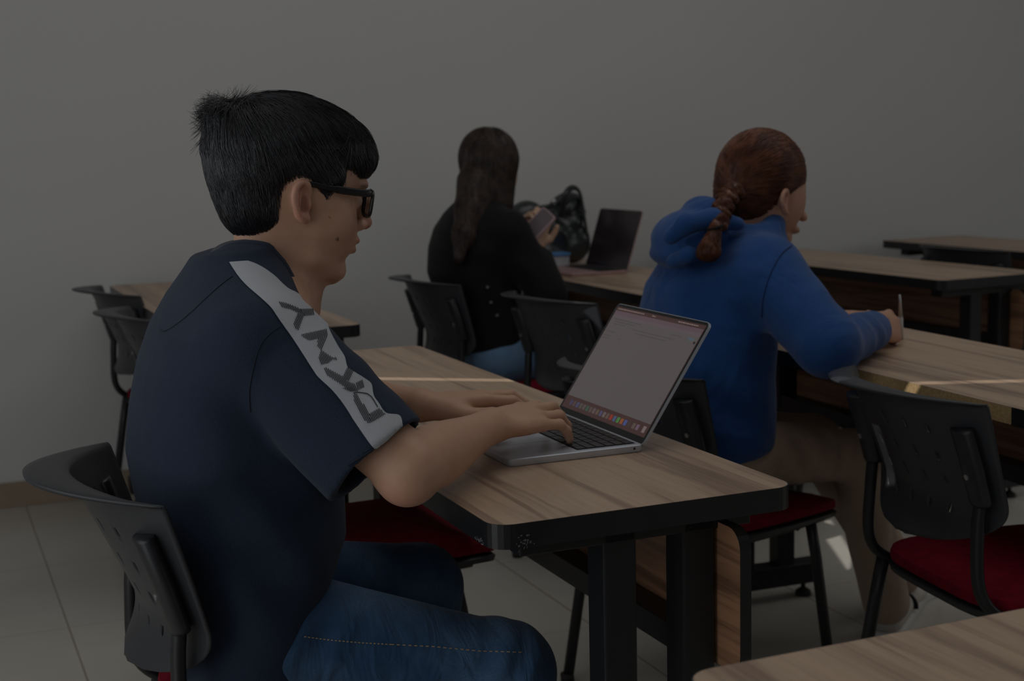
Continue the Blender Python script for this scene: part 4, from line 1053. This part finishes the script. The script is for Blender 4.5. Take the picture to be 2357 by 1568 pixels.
sbr = strands(braid, V1, lambda P: np.stack([np.sin(P[:, 2] * 230), np.cos(P[:, 2] * 230) * .6, -np.ones(len(P)) * .9], 1), lambda P: np.full(len(P), .016), lambda P, s: np.full(len(P), .0010), 2600, 5, .0006, 33, .2)
stl = strands(tl, Vt, dn, lambda P: np.full(len(P), .024), lambda P, s: np.full(len(P), .0012 + .003 * s), 1400, 5, .0006, 35, .28)
hm3 = qmesh('braid', [(V1, F1), (Vt, Ft), sbr, stl]); n0 = len(F1) + len(Ft); mi_ = np.ones(len(hm3.polygons), np.int32); mi_[:n0] = 0
bo = obj('braid', hm3, [M['hairred'], M['hairred']], hr2, True)
tie = MB(); tc_ = T2(1648, 523, 2.455); tie.tube([tuple(tc_ + np.array([-.002 + .014 * math.cos(a), .014 * math.sin(a), .004 * math.cos(a)])) for a in np.linspace(0, 2 * math.pi, 17)], .0032, 8, cap=False); tie.build('hair_tie', M['blackcloth'], bo, True)
pt = Vol(); pt.add(ell((1.575, Y2, .525), (.115, .165, .080), None, .04), cap((1.62, 2.53, .538), (1.885, 2.535, .503), .074, .054, .04), cap((1.62, 2.68, .535), (1.90, 2.72, .505), .074, .056, .04))
pt.add(cap((1.89, 2.545, .495), (2.075, 2.665, .10), .056, .056, .03), cap((1.915, 2.72, .49), (2.24, 2.83, .10), .058, .058, .03))
pt.disp(wave((1.70, 2.47, .52), (.07, .1, .08), (.85, 0, .5), 85, .0055)); pt.disp(wave((1.80, 2.47, .52), (.04, .1, .06), (1, 0, -.2), 120, .0035)); pt.disp(wave((1.98, 2.58, .3), (.1, .1, .14), (1, .3, .2), 90, .0035))
me, V, Fq = pt.mesh(.0065, 'trousers', 2); child('trousers', me, M['khaki'], g2p)
for (hx, hy, tx, ty) in ((2.105, 2.700, 2.31, 2.870), (2.28, 2.87, 2.50, 2.95)):
    h3, t3 = np.array([hx, hy, .040]), np.array([tx, ty, .028]); fd = unit(t3 - h3)
    sv = Vol().add(cap(h3, t3, .036, .034, .03), cap(h3 + [0, 0, .02], h3 + fd * .05 + [0, 0, .03], .034, .03, .02), ell(t3 + fd * .0, (.045, .040, .026), rotaxes(fd, (0, 0, 1)), .02))
    lo_, hi_ = np.minimum(h3, t3) - .08, np.maximum(h3, t3) + .08
    sv.cut(((lambda X, Y, Z: (Z - .012) + 0 * (X + Y)), np.r_[lo_[:2], -.1], np.r_[hi_[:2], .012], .003))
    me, V, Fq = sv.mesh(.0045, 'shoe', 1); shoe = child('shoe', me, M['canvas'], g2p, label='off-white slip-on shoe with a black strap')
    so_ = Vol().add(cap(h3 * [1, 1, 0] + [0, 0, .012], t3 * [1, 1, 0] + fd * [1, 1, 0] * .012 + [0, 0, .012], .040, .041, .02)).cut(((lambda X, Y, Z: (.014 - Z) + 0 * (X + Y)) if False else (lambda X, Y, Z: -(Z - .018) * -1 * -1 + 0 * (X + Y)), lo_, hi_, .001)) 
    sm = MB(); P_ = []
    for k in range(28):
        a = 2 * math.pi * k / 28; c_, s_ = math.cos(a), math.sin(a); q = (t3 if c_ > 0 else h3) + fd * c_ * (.050 if c_ > 0 else .040) + np.array([-fd[1], fd[0], 0]) * s_ * .041; P_.append((q[0], q[1]))
    sm.prism(P_, .001, .018); sm.build('sole', M['sole'], shoe)
    st3 = MB(); cs = h3 * .45 + t3 * .55; sd_ = np.array([-fd[1], fd[0], 0])
    st3.tube([tuple(cs + sd_ * .040 * math.cos(a) + np.array([0, 0, 1]) * (.036 * math.sin(a) - .004)) for a in np.linspace(-.1, math.pi + .1, 12)], .0035, 6, 2.0); st3.build('strap', M['blackcloth'], shoe, True)

pen = empty('pen', tuple(T2(2066, 745, 2.50)), label='slim white and silver pen held upright in the writing hand', cat='pen'); pinv = Matrix.Translation(pen.location).inverted()
pa, pb = aty(2076, 800, 2.545), aty(2071, 679, 2.50)
M['penwhite'] = pmat('pen_barrel', (.62, .60, .58), .35)
for nm, a, b, ra, rb, mt in (('barrel', .10, .60, .0048, .0048, M['penwhite']), ('cap', .60, 1.0, .0045, .0022, M['steel']), ('tip', 0, .10, .0012, .0045, M['steel'])):
    o = MB().tube([tuple(pa + (pb - pa) * a), tuple(pa + (pb - pa) * b)], [ra, rb], 12).build(nm, mt, pen, True); o.matrix_parent_inverse = pinv

# ------------------------------------------------------------------ person in black with long hair
Y1 = 4.18
g1 = empty('person', (1.65, Y1, 0), label='person in black with long straight brown hair, seen from behind, holding a phone', cat='person')
U = lambda px, py, y=Y1: aty(px, py, y)
h1 = np.array([U(1128, 370)[0], Y1, 1.150])
b1 = Vol(); b1.add(ell(h1, (.086, .068, .088), None, .02), ell(h1 + [.035, 0, -.06], (.052, .05, .06), None, .03), cap(h1 + [.072, .045, -.03], h1 + [.080, .050, -.055], .007, .010, .01), cap(h1 + [-.01, 0, -.06], (1.66, Y1, .98), .045, .055, .03))
SR1, ER1, WR1 = np.array([1.700, 4.035, .930]), np.array([1.800, 3.975, .735]), U(1232, 568, 4.07)
SL1, EL1, WL1 = np.array([1.69, 4.33, .94]), np.array([1.78, 4.38, .76]), U(1203, 560, 4.17)
for S_, E_, W_ in ((SR1, ER1, WR1), (SL1, EL1, WL1)): b1.add(cap((1.66, Y1, .96), S_, .06, .05, .03), cap(S_, E_, .045, .038, .02), cap(E_, W_, .036, .025, .02))
b1.add(cap((1.65, Y1, .92), (1.62, Y1, .60), .085, .10, .05))
fw_ = unit([.35, .05, .93]); th1 = [((.6, .6, .3), .042, .015, .012), ((.9, .1, .3), .028, .011, .010), ((.9, -.2, .3), .022, .0095, .008)]
hand(b1, WR1, fw_, unit([.45, -.85, -.1]), unit([-.8, -.3, .3]) * -1, [(48, 62, 40)] * 4, th1, .95); hand(b1, WL1, unit([.6, -.15, .75]), unit([.3, .85, -.2]), unit([-.7, .3, .5]), [(40, 62, 40)] * 4, th1, .95)
me, V, Fq = b1.mesh(.0048, 'body', 1); paint(me, V, (.56, .37, .26), [(h1 + [.09, 0, -.085], (.014, .02, .008), (.34, .11, .085), .8)]); child('body', me, M['skin'], g1)
j1 = Vol(); j1.add(loft([(.555, 1.560, 1.79, .160), (.62, 1.553, 1.79, .165), (.70, 1.530, 1.78, .165), (.80, 1.497, 1.775, .172), (.88, 1.505, 1.775, .178), (.94, 1.525, 1.77, .165), (.985, 1.555, 1.755, .125), (1.02, 1.59, 1.74, .08)], Y1, 2.2, .02, .5))
for S_, E_, W_ in ((SR1, ER1, WR1), (SL1, EL1, WL1)):
    f_ = unit(W_ - E_); j1.add(cap((1.655, Y1 + (S_[1] - Y1) * .4, .955), S_, .058, .060, .05), cap(S_, E_, .062, .058, .03), cutcap(cap(E_, W_, .056, .044, .03), W_ - f_ * .03, f_))
j1.disp(wave(U(1180, 600, 4.0), (.1, .1, .1), (.6, .2, .8), 60, .004))
me, V, Fq = j1.mesh(.007, 'jacket', 2); jk = child('jacket', me, M['blackcloth'], g1); jbv = BVHTree.FromPolygons([tuple(v) for v in V], [tuple(q) for q in Fq])
M['buttonmetal'] = pmat('tarnished_button', (.12, .12, .12), .45, metal=.6)
for p in ((1122, 662), (1130, 697), (1144, 727)):
    q = onto(*p, jbv, .001)
    if q: Vv, Fv = [], []; bt = MB().tube([tuple(q), tuple(q + (Oc - q).normalized() * .003)], .0055, 12); bt.build('button', M['buttonmetal'], jk, True)
tr = Vol(); tr.add(ell((1.675, Y1, .525), (.105, .17, .085), None, .04), cap((1.68, 4.10, .535), (2.02, 4.08, .520), .088, .068, .04), cap((1.68, 4.27, .535), (2.02, 4.30, .520), .085, .066, .04), cap((2.02, 4.08, .51), (2.03, 4.08, .10), .068, .058, .03), cap((2.02, 4.30, .51), (2.03, 4.30, .10), .066, .058, .03))
me, V, Fq = tr.mesh(.009, 'jeans', 2); child('jeans', me, M['denimlight'], g1)
for yy in (4.08, 4.30):
    me, V, Fq = Vol().add(cap((2.02, yy, .045), (2.17, yy, .035), .040, .034, .03)).mesh(.008, 'shoe', 1); child('shoe', me, M['frame'], g1)
hh = Vol(); hh.add(ell(h1 + [-.006, 0, .014], (.092, .078, .088), None, .02))
hh.add(*chain([U(1127, 385), U(1124, 430), U(1140, 470, Y1 - .03)], [.085, .078, .052], .03))
hh.add(*chain([U(1090, 420, Y1 - .04), U(1075, 480, Y1 - .10), U(1066, 540, Y1 - .15), U(1055, 598, Y1 - .17)], [.050, .034, .028, .012], .02))
hh.add(*chain([U(1110, 430, Y1 - .04), U(1095, 500, Y1 - .10), U(1082, 560, Y1 - .15)], [.045, .026, .010], .015))
hh.cut(ell(h1 + [.10, 0, -.07], (.05, .06, .08), None, .01))
me0, V, Fq = hh.mesh(.007, 'hair', 1)
flow1 = lambda P: np.stack([np.where(P[:, 2] > h1[2] - .08, .0, -.10), np.zeros(len(P)), -np.ones(len(P))], 1) + np.clip((P - (h1 + [0, 0, .09])) * 8, -1, 1) * (P[:, 2:3] > h1[2])
s1 = strands(hh, V, flow1, lambda P: np.full(len(P), .10), lambda P, s: np.full(len(P), .0035 * math.sin(s * 2.8)) + .0004, 6000, 8, .0011, 41, .05)
hm1 = qmesh('hair', [(V, Fq), s1]); child('hair', hm1, M['hairbrown'], g1, label='long straight brown hair falling down the back')

ph = empty('phone', tuple(U(1240, 528, 4.11)), label='pink phone held up in both hands of the long-haired person', cat='phone'); pi_ = Matrix.Translation(ph.location).inverted()
M['phonepink'] = pmat('phone_shell', (.46, .32, .34), .35); M['phonescreen'] = pmat('phone_screen', (.16, .13, .14), .15)
c0 = Vector(U(1238, 519, 4.03)); ex = (Vector(U(1262, 493, 4.02)) - c0).normalized(); ey = Vector(U(1215, 519, 4.06)) - c0; ey = (ey - ex * ey.dot(ex)).normalized(); ez = ex.cross(ey)
def slab(P, z0, z1, mt, nm, par, org, X_, Y_, Z_):
    n = len(P); V_ = [tuple(org + X_ * p[0] + Y_ * p[1] + Z_ * z0) for p in P] + [tuple(org + X_ * p[0] + Y_ * p[1] + Z_ * z1) for p in P]
    m = MB().add(V_, [tuple(range(n))[::-1], tuple(range(n, 2 * n))] + [(i, (i + 1) % n, n + (i + 1) % n, n + i) for i in range(n)]); return m.build(nm, mt, par)
o = slab(rrect(-.065, .055, -.034, .034, .010), -.004, .004, M['phonepink'], 'phone_case', ph, c0, ex, ey, ez); o.matrix_parent_inverse = pi_
o = slab(rrect(-.062, .052, -.030, .030, .008), .004, .0046, M['phonescreen'], 'screen', ph, c0, ex, ey, ez); o.matrix_parent_inverse = pi_

# ------------------------------------------------------------------ handbag and food box
bag = empty('handbag', (2.20, 4.76, .75), label='black leather handbag slumped on the desk by the wall', cat='bag'); bi = Matrix.Translation(bag.location).inverted()
B = lambda px, py, y=4.76: aty(px, py, y)
M['leather'] = pmat('black_leather', (.016, .020, .023), .32, spec=.7, bump=.5, bscale=45, bdist=.006)
bv = Vol(); bv.add(ell(B(1275, 540), (.120, .080, .095), None, .03), ell(B(1215, 492), (.070, .055, .046), rot_xz(-8), .03), ell(B(1306, 487), (.066, .060, .078), rot_xz(10), .03), ell(B(1322, 560), (.056, .070, .070), None, .03), ell(B(1255, 585), (.11, .085, .045), None, .03))
bv.disp(wave(B(1270, 520), (.14, .2, .12), (.8, .1, .6), 75, .007)); bv.disp(wave(B(1310, 480), (.10, .2, .10), (.4, .1, -.9), 95, .006, 1))
bv.cut(((lambda X, Y, Z: (Z - .7515) + 0 * (X + Y)), np.array([1.9, 4.5, .5]), np.array([2.6, 5.0, .7515]), .004))
me, V, Fq = bv.mesh(.006, 'bag_body', 1); o = obj('bag_body', me, M['leather'], bag, True); o.matrix_parent_inverse = bi
for pts, r_ in (([(1290, 500, 4.68), (1300, 450, 4.66), (1318, 432, 4.68), (1335, 445, 4.70), (1345, 500, 4.70), (1352, 545, 4.70)], .011), ([(1198, 500, 4.70), (1240, 480, 4.68), (1280, 470, 4.68), (1310, 440, 4.70)], .009)):
    o = MB().tube(spline([B(*p) for p in pts], 5), r_, 10, .5).build('strap', M['leather'], bag, True); o.matrix_parent_inverse = bi
o = MB().tube([tuple(B(1272, 461, 4.66)), tuple(B(1276, 466, 4.66))], .010, 12).build('buckle', M['steel'], bag, True); o.matrix_parent_inverse = bi
fc = atz(1262, 615, .752); fb = empty('food_container', (fc[0], fc[1], .7505), label='clear food container with a blue lid in front of the handbag', cat='container')
M['plastic'] = pmat('frosted_plastic', (.50, .52, .56), .25, var=.1); M['bluelid'] = pmat('blue_lid', (.12, .30, .62), .35); M['food'] = pmat('food', (.42, .24, .12), .8, var=.3)
MB().prism(rrect(-.06, .06, -.065, .065, .015), .0, .046).build('tub', M['plastic'], fb, False); MB().prism(rrect(-.064, .064, -.069, .069, .017), .046, .054).build('lid', M['bluelid'], fb)
